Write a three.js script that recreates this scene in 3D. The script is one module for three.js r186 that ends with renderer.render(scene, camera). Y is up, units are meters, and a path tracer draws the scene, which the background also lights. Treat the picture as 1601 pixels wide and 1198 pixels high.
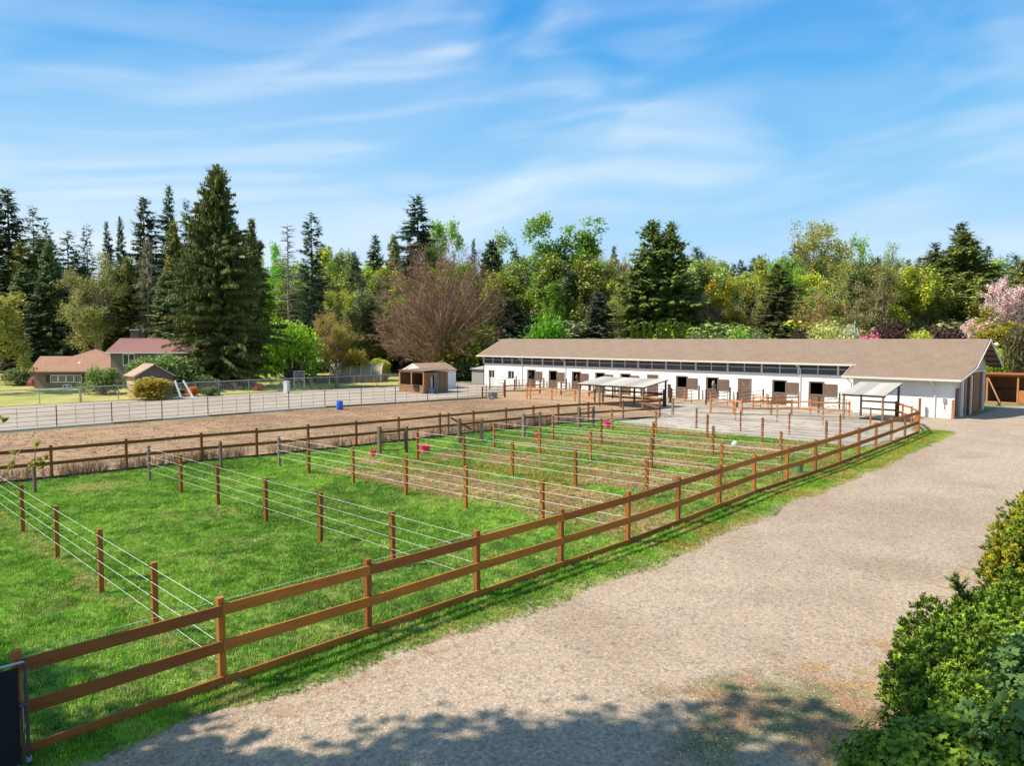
import * as THREE from 'three';
import { mergeGeometries } from 'three/addons/utils/BufferGeometryUtils.js';
import { MarchingCubes } from 'three/addons/objects/MarchingCubes.js';

// ───────────────────────── camera, sky, sun, exposure
const scene = new THREE.Scene();
const camera = new THREE.PerspectiveCamera(56.706, 1024 / 767, 0.1, 3000);
camera.position.set(0, 6, 0);                       // a camera drone at the height of the stable's ridge
camera.rotation.order = 'YXZ';
const YAW = THREE.MathUtils.degToRad(44.646);
camera.rotation.set(THREE.MathUtils.degToRad(-3.557), YAW, 0);
const renderer = new THREE.WebGLRenderer({ antialias: true });
renderer.toneMapping = THREE.LinearToneMapping;
renderer.toneMappingExposure = 1.58;
renderer.shadowMap.enabled = true;
const SUN = new THREE.Vector3(-0.36, 0.79, 0.49).normalize();
const sun = new THREE.DirectionalLight(new THREE.Color().setRGB(1, 0.90, 0.745), 5.0);
sun.position.copy(SUN).multiplyScalar(200).add(new THREE.Vector3(-40, 0, -40));
sun.target.position.set(-40, 0, -40);
sun.castShadow = true;
Object.assign(sun.shadow.camera, { left: -130, right: 130, top: 130, bottom: -130, near: 1, far: 500 });
sun.shadow.mapSize.set(4096, 4096);
scene.add(sun, sun.target);

// seeded random numbers and value noise
function rng(seed) { let a = seed >>> 0; return () => { a = (a + 0x6D2B79F5) | 0; let t = Math.imul(a ^ (a >>> 15), 1 | a); t = (t + Math.imul(t ^ (t >>> 7), 61 | t)) ^ t; return ((t ^ (t >>> 14)) >>> 0) / 4294967296; }; }
const NT = (() => { const r = rng(77), t = new Float32Array(65536); for (let i = 0; i < 65536; i++) t[i] = r(); return t; })();
function noise(x, y) {
  const xi = Math.floor(x), yi = Math.floor(y); let fx = x - xi, fy = y - yi;
  fx = fx * fx * (3 - 2 * fx); fy = fy * fy * (3 - 2 * fy);
  const x0 = xi & 255, x1 = (xi + 1) & 255, y0 = (yi & 255) << 8, y1 = ((yi + 1) & 255) << 8;
  const a = NT[y0 | x0], b = NT[y0 | x1], c = NT[y1 | x0], d = NT[y1 | x1];
  return a + (b - a) * fx + (c - a) * fy + (a - b - c + d) * fx * fy;
}
function fbm(x, y, o = 4) { let s = 0, w = 0.5, n = 0; for (let i = 0; i < o; i++) { s += w * noise(x, y); n += w; w *= 0.5; x = x * 2.03 + 17.3; y = y * 2.03 + 9.1; } return s / n; }
const clamp = (v, a = 0, b = 1) => Math.min(b, Math.max(a, v));
const smooth = (a, b, v) => { const t = clamp((v - a) / (b - a)); return t * t * (3 - 2 * t); };
const lerp = (a, b, t) => a + (b - a) * t;
const mix = (a, b, t) => [lerp(a[0], b[0], t), lerp(a[1], b[1], t), lerp(a[2], b[2], t)];

// clear spring sky with thin cirrus: one equirectangular map, the same recipe all round
{
  const W = 2048, Hh = 1024, d = new Float32Array(W * Hh * 4);
  const top = [0.018, 0.205, 0.53], mid = [0.095, 0.345, 0.60], low = [0.28, 0.465, 0.625];
  const SKY_A = 11;   // where the thicker veils drift
  const gnd = [0.16, 0.15, 0.11];
  for (let j = 0; j < Hh; j++) {
    const el = ((j + 0.5) / Hh - 0.5) * Math.PI, y = Math.sin(el), c = Math.cos(el);
    for (let i = 0; i < W; i++) {
      const az = ((i + 0.5) / W - 0.5) * 2 * Math.PI, X = Math.cos(az), Z = Math.sin(az);
      let col;
      if (y > -0.01) {
        col = mix(mix(low, mid, smooth(0, 0.28, el)), top, smooth(0.18, 0.50, el));
        const wx = (fbm(X * 2.1 + el * 2 + 20, Z * 2.1 + el * 3, 3) - 0.5) * 1.5, wz = (fbm(X * 2.1 + 51, Z * 2.1 + el * 4, 3) - 0.5) * 1.5;
        const veil = smooth(0.34, 0.70, fbm(X * 1.7 + wx + 8.2 + SKY_A, Z * 1.7 + el * 4.5 + wz + 3, 4));
        const wisp = smooth(0.42, 0.78, fbm(X * 3.4 + wx * 1.6 + el * 4 + 30, Z * 3.4 + el * 24 + wz * 2.6, 7));
        const fine = smooth(0.45, 0.8, fbm(X * 7 + wx * 3 + el * 9, Z * 7 + el * 52 + wz * 5, 6));
        let a = veil * 0.27 + wisp * (0.10 + 0.22 * veil) + fine * (0.05 + 0.18 * veil);
        a += 0.26 * (1 - smooth(0.02, 0.36, el));
        col = mix(col, [0.58, 0.63, 0.67], clamp(a));
      } else col = mix(low, gnd, smooth(0, 0.12, -y));
      const o = (j * W + i) * 4; d[o] = col[0]; d[o + 1] = col[1]; d[o + 2] = col[2]; d[o + 3] = 1;
    }
  }
  const t = new THREE.DataTexture(d, W, Hh, THREE.RGBAFormat, THREE.FloatType);
  t.mapping = THREE.EquirectangularReflectionMapping; t.magFilter = t.minFilter = THREE.LinearFilter; t.needsUpdate = true;
  scene.background = t; scene.environment = t; scene.backgroundIntensity = 1; scene.environmentIntensity = 1;
}

// ───────────────────────── helpers
const used = new Map();
function numbered(n) { const k = used.get(n) ?? 0; used.set(n, k + 1); return k ? n + '_' + String(k).padStart(3, '0') : n; }
function thing(name, label, category, pos = [0, 0, 0], turn = 0, group) {
  const o = new THREE.Group(); o.name = numbered(name); o.position.set(...pos); o.rotation.y = turn;
  o.userData = { label, category }; if (group) o.userData.group = group; scene.add(o); return o;
}
function tag(o, label, category, group) { o.userData = { ...o.userData, label, category }; if (group) o.userData.group = group; return o; }
function shadows(o) { o.castShadow = true; o.receiveShadow = true; return o; }
function mesh(name, geo, mat, parent) { const m = shadows(new THREE.Mesh(geo, mat)); m.name = name; parent.add(m); return m; }
function structure(name, geo, mat) { const m = shadows(new THREE.Mesh(geo, mat)); m.name = numbered(name); m.userData.kind = 'structure'; scene.add(m); return m; }
const V = (x, y, z) => new THREE.Vector3(x, y, z);
const UNIT = new THREE.BoxGeometry(1, 1, 1);
const UNIT_V = (() => { const g = new THREE.BoxGeometry(1, 1, 1), u = g.attributes.uv; for (let i = 0; i < u.count; i++) { const a = u.getX(i); u.setXY(i, u.getY(i), a); } return g; })();   // grain along y
const ROD = new THREE.CylinderGeometry(1, 1, 1, 8);
const ROD4 = new THREE.CylinderGeometry(1, 1, 1, 5, 1, true);
// a box whose centre is given in world metres; the parent must not be turned
function box(parent, name, mat, c, s, turn = 0, geo = UNIT) {
  const m = mesh(name, geo, mat, parent); m.position.set(c[0], c[1], c[2]).sub(parent.isScene ? V(0, 0, 0) : wpos(parent)); m.scale.set(...s); m.rotation.y = turn; return m;
}
function wpos(o) { const p = V(0, 0, 0); for (let q = o; q && !q.isScene; q = q.parent) p.add(q.position); return p; }
// board or beam from A to B: height h, thickness t
const X1 = V(1, 0, 0), Y1 = V(0, 1, 0);
function beam(parent, name, mat, A, B, h, t) {
  const a = V(...A), b = V(...B), d = b.clone().sub(a), m = mesh(name, UNIT, mat, parent);
  m.scale.set(d.length(), h, t);
  const f = d.clone().normalize(), side = V(0, 0, 1); side.crossVectors(f, Math.abs(f.y) > 0.99 ? V(1, 0, 0) : Y1).normalize();
  const up = V(0, 0, 0).crossVectors(side, f);
  m.quaternion.setFromRotationMatrix(new THREE.Matrix4().makeBasis(f, up, side));
  m.position.copy(a).add(b).multiplyScalar(0.5).sub(parent.isScene ? V(0, 0, 0) : wpos(parent)); return m;
}
function rod(parent, name, mat, A, B, r, geo = ROD) {
  const a = V(...A), b = V(...B), d = b.clone().sub(a), m = mesh(name, geo, mat, parent);
  m.scale.set(r, d.length(), r); m.quaternion.setFromUnitVectors(Y1, d.normalize());
  m.position.copy(a).add(b).multiplyScalar(0.5).sub(parent.isScene ? V(0, 0, 0) : wpos(parent)); return m;
}
// triangle collector
class Tri {
  constructor() { this.p = []; this.c = []; this.i = []; }
  get n() { return this.p.length / 3; }
  v(x, y, z, c) { this.p.push(x, y, z); this.c.push(c[0], c[1], c[2]); return this.p.length / 3 - 1; }
  tri(a, b, c) { this.i.push(a, b, c); }
  // tapered tube between two points
  tube(a, b, r0, r1, sides, col) {
    const dx = b.x - a.x, dy = b.y - a.y, dz = b.z - a.z, l = Math.hypot(dx, dy, dz) || 1;
    const fx = dx / l, fy = dy / l, fz = dz / l;
    let ux = fy, uy = -fx, uz = 0; if (Math.abs(fz) > 0.9) { ux = 0; uy = fz; uz = -fy; }
    const ul = Math.hypot(ux, uy, uz) || 1; ux /= ul; uy /= ul; uz /= ul;
    const vx = fy * uz - fz * uy, vy = fz * ux - fx * uz, vz = fx * uy - fy * ux;
    const s = this.n;
    for (let k = 0; k < sides; k++) {
      const t = k / sides * 6.2832, cx = Math.cos(t), sx = Math.sin(t), ox = ux * cx + vx * sx, oy = uy * cx + vy * sx, oz = uz * cx + vz * sx;
      this.v(a.x + ox * r0, a.y + oy * r0, a.z + oz * r0, col);
      if (r1 > 0) this.v(b.x + ox * r1, b.y + oy * r1, b.z + oz * r1, col);
    }
    if (r1 > 0) for (let k = 0; k < sides; k++) { const q = s + 2 * k, w = s + 2 * ((k + 1) % sides); this.tri(q, w, q + 1); this.tri(w, w + 1, q + 1); }
    else { const tip = this.v(b.x, b.y, b.z, col); for (let k = 0; k < sides; k++) this.tri(s + k, s + (k + 1) % sides, tip); }
  }
  // a leaf or spray: kite from root along dir (length l, half width w), flat side given by side vector
  kite(x, y, z, dx, dy, dz, sx, sy, sz, l, w, col, at = 0.45) {
    const s = this.n, mx = x + dx * l * at, my = y + dy * l * at, mz = z + dz * l * at;
    this.v(x, y, z, col); this.v(mx + sx * w, my + sy * w, mz + sz * w, col); this.v(x + dx * l, y + dy * l, z + dz * l, col); this.v(mx - sx * w, my - sy * w, mz - sz * w, col);
    this.tri(s, s + 1, s + 2); this.tri(s, s + 2, s + 3);
  }
  geo() {
    const g = new THREE.BufferGeometry();
    g.setAttribute('position', new THREE.BufferAttribute(new Float32Array(this.p), 3));
    g.setAttribute('color', new THREE.BufferAttribute(new Float32Array(this.c), 3));
    g.setIndex(new THREE.BufferAttribute(new Uint32Array(this.i), 1)); g.computeVertexNormals(); return g;
  }
}

// ───────────────────────── textures and materials
const TO = new Uint8Array(4097); for (let i = 0; i <= 4096; i++) { const l = i / 4096; TO[i] = Math.round(255 * (l <= 0.0031308 ? 12.92 * l : 1.055 * Math.pow(l, 1 / 2.4) - 0.055)); }
const s8 = (l) => TO[Math.round(clamp(l) * 4096)];
function colourTex(w, h, fn, wrap = false) {
  const d = new Uint8Array(w * h * 4);
  for (let j = 0; j < h; j++) for (let i = 0; i < w; i++) { const c = fn((i + 0.5) / w, (j + 0.5) / h, i, j), o = (j * w + i) * 4; d[o] = s8(c[0]); d[o + 1] = s8(c[1]); d[o + 2] = s8(c[2]); d[o + 3] = 255; }
  const t = new THREE.DataTexture(d, w, h); t.colorSpace = THREE.SRGBColorSpace; finish(t, wrap); return t;
}
function greyTex(w, h, fn) {
  const d = new Uint8Array(w * h * 4);
  for (let j = 0; j < h; j++) for (let i = 0; i < w; i++) { const c = Math.round(255 * clamp(fn((i + 0.5) / w, (j + 0.5) / h, i, j))), o = (j * w + i) * 4; d[o] = d[o + 1] = d[o + 2] = c; d[o + 3] = 255; }
  const t = new THREE.DataTexture(d, w, h); finish(t, true); return t;
}
function finish(t, wrap) { t.magFilter = THREE.LinearFilter; t.minFilter = THREE.LinearMipmapLinearFilter; t.generateMipmaps = true; t.wrapS = t.wrapT = wrap ? THREE.RepeatWrapping : THREE.ClampToEdgeWrapping; t.needsUpdate = true; }
function rep(t, x, y) { const c = t.clone(); c.repeat.set(x, y); c.wrapS = c.wrapT = THREE.RepeatWrapping; c.needsUpdate = true; return c; }
const lin = (r, g, b) => new THREE.Color().setRGB(r, g, b);
function M(rgb, rough = 0.85, o = {}) { return new THREE.MeshStandardMaterial({ color: lin(...rgb), roughness: rough, ...o }); }

// wood grain, long streaks along u, knots and weather blotches
const grain = colourTex(512, 128, (u, v) => {
  const g = fbm(u * 5 + 3, v * 26, 4), f = noise(u * 14, v * 90), b = fbm(u * 7 + 50, v * 2.5, 3);
  let k = 0.72 + 0.34 * g + 0.14 * (f - 0.5) + 0.3 * (b - 0.5);
  for (const [ku, kv] of [[0.13, 0.3], [0.46, 0.7], [0.71, 0.4], [0.9, 0.75]]) { const d = Math.hypot((u - ku) * 20, (v - kv) * 5); if (d < 0.5) k *= 0.55 + 0.9 * d; }
  return [k * 0.86, k * 0.84, k * 0.82];
}, true);
const grainBump = greyTex(256, 128, (u, v) => 0.5 + 0.5 * (fbm(u * 6, v * 40, 3) - 0.5));
const wood = (rgb, rough = 0.78) => M(rgb, rough, { map: grain, bumpMap: grainBump, bumpScale: 0.003 });
const stain = [[0.44, 0.145, 0.013], [0.37, 0.116, 0.011], [0.50, 0.178, 0.018], [0.31, 0.098, 0.011]].map((c) => wood(c));       // orange-brown stained lumber
const oldStain = [[0.27, 0.092, 0.017], [0.23, 0.078, 0.015], [0.31, 0.115, 0.026]].map((c) => wood(c));
const paleStain = [[0.60, 0.255, 0.095], [0.54, 0.215, 0.075], [0.64, 0.30, 0.13]].map((c) => wood(c));                             // sun-bleached orange
const greyWood = [[0.24, 0.175, 0.115], [0.19, 0.14, 0.095], [0.30, 0.23, 0.16]].map((c) => wood(c, 0.9));
const darkWood = [[0.085, 0.058, 0.042], [0.07, 0.05, 0.038]].map((c) => wood(c, 0.9));
const pick = (arr, r) => arr[Math.floor(r() * arr.length) % arr.length];
const rope = M([0.80, 0.80, 0.76], 0.6), blackPlastic = M([0.02, 0.02, 0.022], 0.5);
const galv = M([0.42, 0.43, 0.44], 0.42, { metalness: 0.55 }), darkPipe = M([0.085, 0.08, 0.078], 0.55, { metalness: 0.3 }), rustPipe = M([0.15, 0.095, 0.065], 0.7, { metalness: 0.2 });
const wireM = M([0.30, 0.30, 0.29], 0.5, { metalness: 0.5 });

// ───────────────────────── ground sheets (x runs along the stable, -z away along the drive)
function sheet(name, pts, y, rect, mat, wob = 0.25, seed = 1) {
  const out = [];
  for (let i = 0; i < pts.length; i++) {
    const [ax, az, sharp] = pts[i], [bx, bz] = pts[(i + 1) % pts.length], l = Math.hypot(bx - ax, bz - az), n = Math.max(1, Math.round(l / (sharp ? 4 : 0.35)));
    for (let k = 0; k < n; k++) {
      const t = k / n, x = lerp(ax, bx, t), z = lerp(az, bz, t), q = sharp ? 0 : (fbm(x * 0.9 + seed * 7, z * 0.9, 4) - 0.5) * 2 * wob;
      out.push(new THREE.Vector2(x + q * (bz - az) / l, -(z - q * (bx - ax) / l)));
    }
  }
  const g = new THREE.ShapeGeometry(new THREE.Shape(out)); g.rotateX(-Math.PI / 2); g.translate(0, y, 0);
  const p = g.attributes.position, uv = g.attributes.uv, [x0, z0, w, h] = rect;
  for (let i = 0; i < p.count; i++) uv.setXY(i, (p.getX(i) - x0) / w, (z0 - p.getZ(i)) / h);
  return structure(name, g, mat);
}
const R = rng(4242);
const fenceX = (z) => z > -17 ? -11.87 : z > -26 ? lerp(-11.87, -12.35, (-17 - z) / 9) : z > -33.4 ? -12.35 : lerp(-12.35, -13.06, (-33.4 - z) / 16.3);
const BACK = [[-36.6, 4], [-35.2, -7.6], [-34.8, -13.8], [-34.2, -17.5], [-33.5, -24.6], [-33.3, -30.2], [-32.6, -37.5], [-30.0, -46.4]];
function backX(z) { for (let i = 0; i < BACK.length - 1; i++) { const [a, az] = BACK[i], [b, bz] = BACK[i + 1]; if (z <= az && z >= bz) return lerp(a, b, (az - z) / (az - bz)); } return z > 0 ? -36.6 : -30; }
const ROWS = [   // wire dividers: [x, z] of the lane end and of the drive end
  [[-38, -4.6], [-11.87, -4.97]], [[-31.5, -10.3], [-11.87, -10.92]], [[-30.7, -15.7], [-11.88, -16.82]], [[-30.5, -21.2], [-12.2, -22.6]],
  [[-30.3, -26.3], [-12.33, -28.34]], [[-29.8, -31.1], [-12.4, -34.3]], [[-29.9, -36.7], [-12.6, -40.2]],
];
const rowZ = (k, x) => { const [[a, az], [b, bz]] = ROWS[k]; return lerp(az, bz, (x - a) / (b - a)); };
// how bare the paddock soil is at a point: 0 lush grass, 1 trampled earth
function bare(x, z) {
  const n = fbm(x * 0.35 + 5, z * 0.35 + 2, 4), f = fbm(x * 1.6, z * 1.6 + 30, 3);
  let s = 0;
  if (z < rowZ(2, x) + 0.0) {
    s = smooth(-30.2, -27.8, x + (n - 0.5) * 3) * smooth(0.2, 1.2, rowZ(2, x) - z + (f - 0.5)) * smooth(-41.5, -40.2, z + (n - 0.5) * 1.5);
    let strip = 9; for (let k = 2; k < 7; k++) strip = Math.min(strip, Math.abs(z - rowZ(k, x) + 0.25));
    s *= smooth(0.12, 0.75, strip + (f - 0.5) * 0.7);
    s *= 0.42 + 0.62 * smooth(0.25, 0.6, n);
    if (x > -17) s *= 1 - 0.45 * smooth(-17, -13.5, x);
  }
  s = Math.max(s, 0.95 * smooth(1.8, 0.5, Math.hypot(x + 29.2, (z + 19.6) * 1.4) + (n - 0.5) * 1.5));
  s = Math.max(s, 0.9 * smooth(2.6, 0.8, Math.hypot((x + 13.6), (z + 19.4) * 0.8) + (f - 0.5) * 1.6));
  s = Math.max(s, 0.8 * smooth(1.6, 0.4, Math.hypot((x + 24), (z + 10.4) * 1.2) + (n - 0.5) * 2));
  s = Math.max(s, 0.35 * smooth(0.62, 0.78, fbm(x * 0.5 + 90, z * 0.5 + 12, 4)));
  return clamp(s);
}
// straw-pale dead grass along wires and feeding spots
function thatch(x, z) {
  const n = fbm(x * 0.55 + 60, z * 0.55 + 8, 4), f = fbm(x * 2.2 + 4, z * 2.2, 3);
  let t = 0.35 * smooth(0.60, 0.76, n) * smooth(0.35, 0.6, f);
  t = Math.max(t, 0.9 * smooth(1.6, 0.3, Math.hypot(x + 31.8, (z + 8.4) * 0.9) + (f - 0.5) * 1.8));
  t = Math.max(t, 0.9 * smooth(1.3, 0.3, Math.hypot(x + 30, (z + 20.2) * 1.3) + (f - 0.5) * 1.2));
  t = Math.max(t, 0.9 * smooth(1.8, 0.3, Math.hypot(x + 27.6, (z + 28.6) * 1.2) + (f - 0.5) * 1.2));
  t = Math.max(t, 0.7 * smooth(0.5, 0.1, Math.abs(z - rowZ(0, x)) + (f - 0.35) * 1.2));
  return clamp(t);
}
const LUSH = [0.150, 0.325, 0.028], LUSH2 = [0.245, 0.43, 0.055], DEEP = [0.105, 0.245, 0.022], STRAW = [0.46, 0.43, 0.18], OLIVE = [0.28, 0.25, 0.055];
function grassTone(x, z) {
  const a = fbm(x * 0.22 + 14, z * 0.22, 4), b = fbm(x * 1.1 + 2, z * 1.1 + 9, 3), d = fbm(x * 2.9 + 31, z * 2.9, 3);
  let c = mix(LUSH, LUSH2, smooth(0.35, 0.65, b)); c = mix(c, DEEP, 0.8 * smooth(0.55, 0.38, a)); c = mix(c, [0.30, 0.42, 0.10], 0.7 * smooth(0.54, 0.72, d)); c = mix(c, [0.10, 0.16, 0.03], 0.55 * smooth(0.46, 0.3, d));
  if (z < -16.6) c = mix(c, OLIVE, 0.75 * smooth(-30, -27, x) * smooth(0, 1, rowZ(2, x) - z) * smooth(0.38, 0.56, fbm(x * 0.7, z * 0.7 + 77, 3)));
  return mix(c, STRAW, thatch(x, z) * 0.85);
}
const grit = greyTex(512, 512, (u, v, i, j) => 0.35 * NT[(i * 7 + j * 977) & 65535] + 0.65 * fbm(u * 90, v * 90, 2));
const soilBump = greyTex(512, 512, (u, v) => fbm(u * 28, v * 28, 5));
const groundMat = (map, bump, w, h, tile, scale) => new THREE.MeshStandardMaterial({ map, roughness: 0.97, bumpMap: rep(bump, w / tile, h / tile), bumpScale: scale });
{ // the land itself, to the horizon
  const t = colourTex(512, 512, (u, v) => mix([0.10, 0.13, 0.035], [0.20, 0.18, 0.08], fbm(u * 16, v * 16, 5)), true); t.repeat.set(60, 60);
  const g = new THREE.PlaneGeometry(2400, 2400); g.rotateX(-Math.PI / 2); g.translate(0, -0.012, 0);
  structure('ground', g, new THREE.MeshStandardMaterial({ map: t, roughness: 1 }));
}
{ // lawn round the house
  const rect = [-170, 60, 95, 190];
  const t = colourTex(1024, 1024, (u, v, i, j) => { const x = rect[0] + u * rect[2], z = rect[1] - v * rect[3]; const n = fbm(x * 0.3, z * 0.3, 4), f = NT[(i * 31 + j * 771) & 65535]; return mix([0.24, 0.27, 0.045], [0.36, 0.31, 0.075], smooth(0.3, 0.65, n)).map((c) => c * (0.8 + 0.4 * f)); });
  sheet('lawn', [[-170, 60, 1], [-76.6, 60], [-76.2, -62], [-170, -130, 1]], 0, rect, groundMat(t, soilBump, 95, 190, 5, 0.05), 0.4, 3);
}
{ // pale gravel lane beyond the arena
  const rect = [-78, 12, 24, 78];
  const t = colourTex(1024, 2048, (u, v, i, j) => { const x = rect[0] + u * rect[2], z = rect[1] - v * rect[3]; const n = fbm(x * 0.25, z * 0.25, 4), f = NT[(i * 13 + j * 517) & 65535], q = noise(x * 5, z * 5); let c = mix([0.27, 0.23, 0.182], [0.36, 0.31, 0.25], n); c = mix(c, [0.26, 0.20, 0.13], 0.5 * smooth(0.6, 0.75, fbm(x * 0.5 + 9, z * 0.5, 3))); return c.map((k) => k * (0.8 + 0.25 * f + 0.15 * q)); });
  sheet('gravel_lane', [[-76.3, 14], [-54.7, 14], [-54.8, -48], [-57, -55], [-60, -63.2, 1], [-72, -63.2], [-73.5, -50], [-75.4, -28]], 0.004, rect, groundMat(t, grit, 24, 78, 3, 0.03), 0.35, 5);
}
{ // harrowed brown riding arena
  const rect = [-57, 12, 24, 78];
  const t = colourTex(1024, 2048, (u, v, i, j) => {
    const x = rect[0] + u * rect[2], z = rect[1] - v * rect[3], n = fbm(x * 0.18, z * 0.35, 4), f = NT[(i * 17 + j * 331) & 65535], s = fbm(x * 2.2, z * 0.5 + x * 0.1, 4), q = fbm(x * 3, z * 3, 3);
    let c = mix([0.20, 0.118, 0.058], [0.325, 0.205, 0.108], smooth(0.3, 0.68, n * 0.55 + s * 0.45)); c = mix(c, [0.13, 0.072, 0.038], 0.75 * smooth(0.56, 0.72, q));
    const e = smooth(1.1, 0.1, (x + 55) + (fbm(x, z * 0.6, 3) - 0.5) * 1.8); c = mix(c, [0.15, 0.19, 0.04], e * 0.75);
    if (z < -46) c = mix(c, [0.42, 0.28, 0.16], 0.6 * smooth(-46, -52, z + (n - 0.5) * 5));
    return c.map((k) => k * (0.82 + 0.3 * f));
  });
  const pts = [[-55.2, 12]]; for (const p of BACK) pts.push([p[0] + 0.1, p[1]]);
  pts.push([-33, -51], [-35, -62.9, 1], [-60, -62.9, 1], [-56.5, -55], [-54.6, -48]);
  sheet('riding_arena', pts, 0.008, rect, groundMat(t, soilBump, 24, 78, 3, 0.07), 0.25, 8);
}
{ // gravel drive and the apron in front of the stable; the near part carries a finer map
  const stone = (x, z, i, j) => {
    const n = fbm(x * 0.16 + 3, z * 0.16, 4), m = fbm(x * 0.7, z * 0.7 + 40, 4), f = NT[(i * 29 + j * 613) & 65535], f2 = noise(x * 19, z * 19), f3 = noise(x * 34 + 7, z * 34);
    let c = mix([0.335, 0.255, 0.182], [0.415, 0.322, 0.236], smooth(0.3, 0.7, n * 0.6 + m * 0.4));
    c = mix(c, [0.275, 0.20, 0.13], 0.45 * smooth(0.56, 0.74, fbm(x * 0.35 + 70, z * 0.35, 4)));
    const edge = x - (-10.75 + (fbm(z * 0.6, 3, 3) - 0.5) * 1.0);
    if (z > -50) c = mix(c, [0.31, 0.18, 0.095], 0.6 * smooth(1.0, 0.1, edge) * smooth(0.45, 0.62, m) * smooth(0.35, 0.6, fbm(x * 4, z * 4 + 9, 3)));             // brown needle litter
    const d = Math.hypot(x + 4.6, (z + 10.4) * 0.9) + (m - 0.5) * 2.6;
    c = mix(c, mix([0.14, 0.135, 0.04], [0.27, 0.15, 0.065], smooth(0.4, 0.6, fbm(x * 2, z * 2, 3))), 0.85 * smooth(1.9, 0.9, d));   // moss and litter under the shrubs
    const d2 = Math.abs(x + 4.0 + 0.07 * (z + 17)) + (m - 0.5) * 1.6; if (z < -12.5 && z > -23) c = mix(c, [0.34, 0.22, 0.085], 0.75 * smooth(0.75, 0.2, d2) * smooth(0.45, 0.62, fbm(x * 3.1, z * 3.1 + 4, 3)));
    let k = 0.56 + 0.20 * f + 0.36 * f2 + 0.34 * f3; if (f3 > 0.8) k *= 1.22; if (f2 < 0.22) k *= 0.80; if (f < 0.05) k *= 0.7;
    return c.map((q) => q * k);
  };
  const map = (rect) => colourTex(2048, 2048, (u, v, i, j) => stone(rect[0] + u * rect[2], rect[1] - v * rect[3], i, j));
  const rect = [-36, 8, 44, 84], near = [-12.5, 1, 15, 27], t = map(rect);
  sheet('gravel_drive', [[-11.3, 9], [-11.4, 2], [-11.5, -4], [-11.4, -7.5], [-11.3, -10.5], [-11.4, -16], [-11.4, -22], [-11.5, -29], [-11.8, -40], [-12.4, -49], [-12.8, -52], [-13.2, -53.6], [-15.2, -57.2], [-17.4, -59.4], [-21, -60.6], [-36, -62.8, 1], [-36, -64, 1], [-13, -64, 1], [-13, -76, 1], [40, -110, 1], [40, 9, 1]], 0.004, rect, groundMat(t, grit, 44, 84, 1.6, 0.035), 0.3, 11);
  sheet('gravel_drive', [[-11.35, 0.5], [-11.45, -4], [-11.35, -7.5], [-11.25, -10.5], [-11.35, -16], [-11.35, -22], [-11.4, -25.2], [2.2, -25.6], [2.2, 0.5]], 0.008, near, groundMat(map(near), grit, 15, 27, 1.6, 0.03), 0.3, 11);
}
{ // grey gravel yard at the far end of the paddocks
  const rect = [-38, -38, 26, 26];
  const t = colourTex(1024, 1024, (u, v, i, j) => { const x = rect[0] + u * rect[2], z = rect[1] - v * rect[3], n = fbm(x * 0.3, z * 0.3 + 5, 4), f = NT[(i * 11 + j * 401) & 65535], q = fbm(x * 2, z * 2, 3); let c = mix([0.31, 0.265, 0.21], [0.42, 0.36, 0.29], smooth(0.3, 0.7, n)); c = mix(c, [0.20, 0.17, 0.125], 0.6 * smooth(0.55, 0.7, q)); const e = Math.abs(z - lerp(-51.6, -56.6, (x + 29) / 10) + 0.4) + (q - 0.5); if (x > -29.5 && x < -17) c = mix(c, [0.13, 0.145, 0.045], 0.85 * smooth(0.75, 0.25, e)); return c.map((k) => k * (0.78 + 0.36 * f)); });
  sheet('gravel_yard', [[-30.3, -41.2], [-24, -40.4], [-13.6, -41.5], [-13.2, -49.6], [-15.6, -56.4], [-17.4, -59.2], [-21.2, -60.9], [-34.5, -61.9], [-36, -56], [-33.6, -51], [-30.4, -46.6]], 0.012, rect, groundMat(t, grit, 26, 26, 2, 0.03), 0.35, 13);
}
{ // paddock turf and the verge outside the fence
  const rect = [-38, 6, 28, 58];
  const t = colourTex(1536, 2048, (u, v, i, j) => {
    const x = rect[0] + u * rect[2], z = rect[1] - v * rect[3], f = NT[(i * 19 + j * 709) & 65535], q = fbm(x * 5, z * 5, 3), m = fbm(x * 0.8 + 3, z * 0.8, 4);
    const soil = mix(mix([0.20, 0.116, 0.042], [0.31, 0.205, 0.075], smooth(0.35, 0.65, m)), [0.125, 0.075, 0.032], smooth(0.52, 0.68, q)), g = grassTone(x, z).map((c) => c * 0.8);
    let c = mix(g, soil, bare(x, z)); if (x > fenceX(z) + 0.1) c = mix(c, [0.16, 0.12, 0.065], 0.35 * smooth(0.45, 0.6, q));
    return c.map((k) => k * (0.72 + 0.5 * f));
  });
  const pts = [[-11.0, 6, 1]]; for (let z = 2; z > -50; z -= 2.5) pts.push([fenceX(z) + lerp(0.42, 0.78, smooth(-4, -14, z)), z]);
  pts.push([-12.5, -51.2], [-13.3, -51], [-13.15, -49.6, 1], [-13.0, -41.3], [-24, -40.6], [-30.6, -41.6]);
  for (let i = BACK.length - 2; i >= 0; i--) pts.push([BACK[i][0] + 0.15, BACK[i][1]]);
  pts.push([-36.6, 6, 1]);
  sheet('paddock_turf', pts, 0.014, rect, groundMat(t, soilBump, 28, 58, 2.2, 0.08), 0.25, 17);
}

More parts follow.
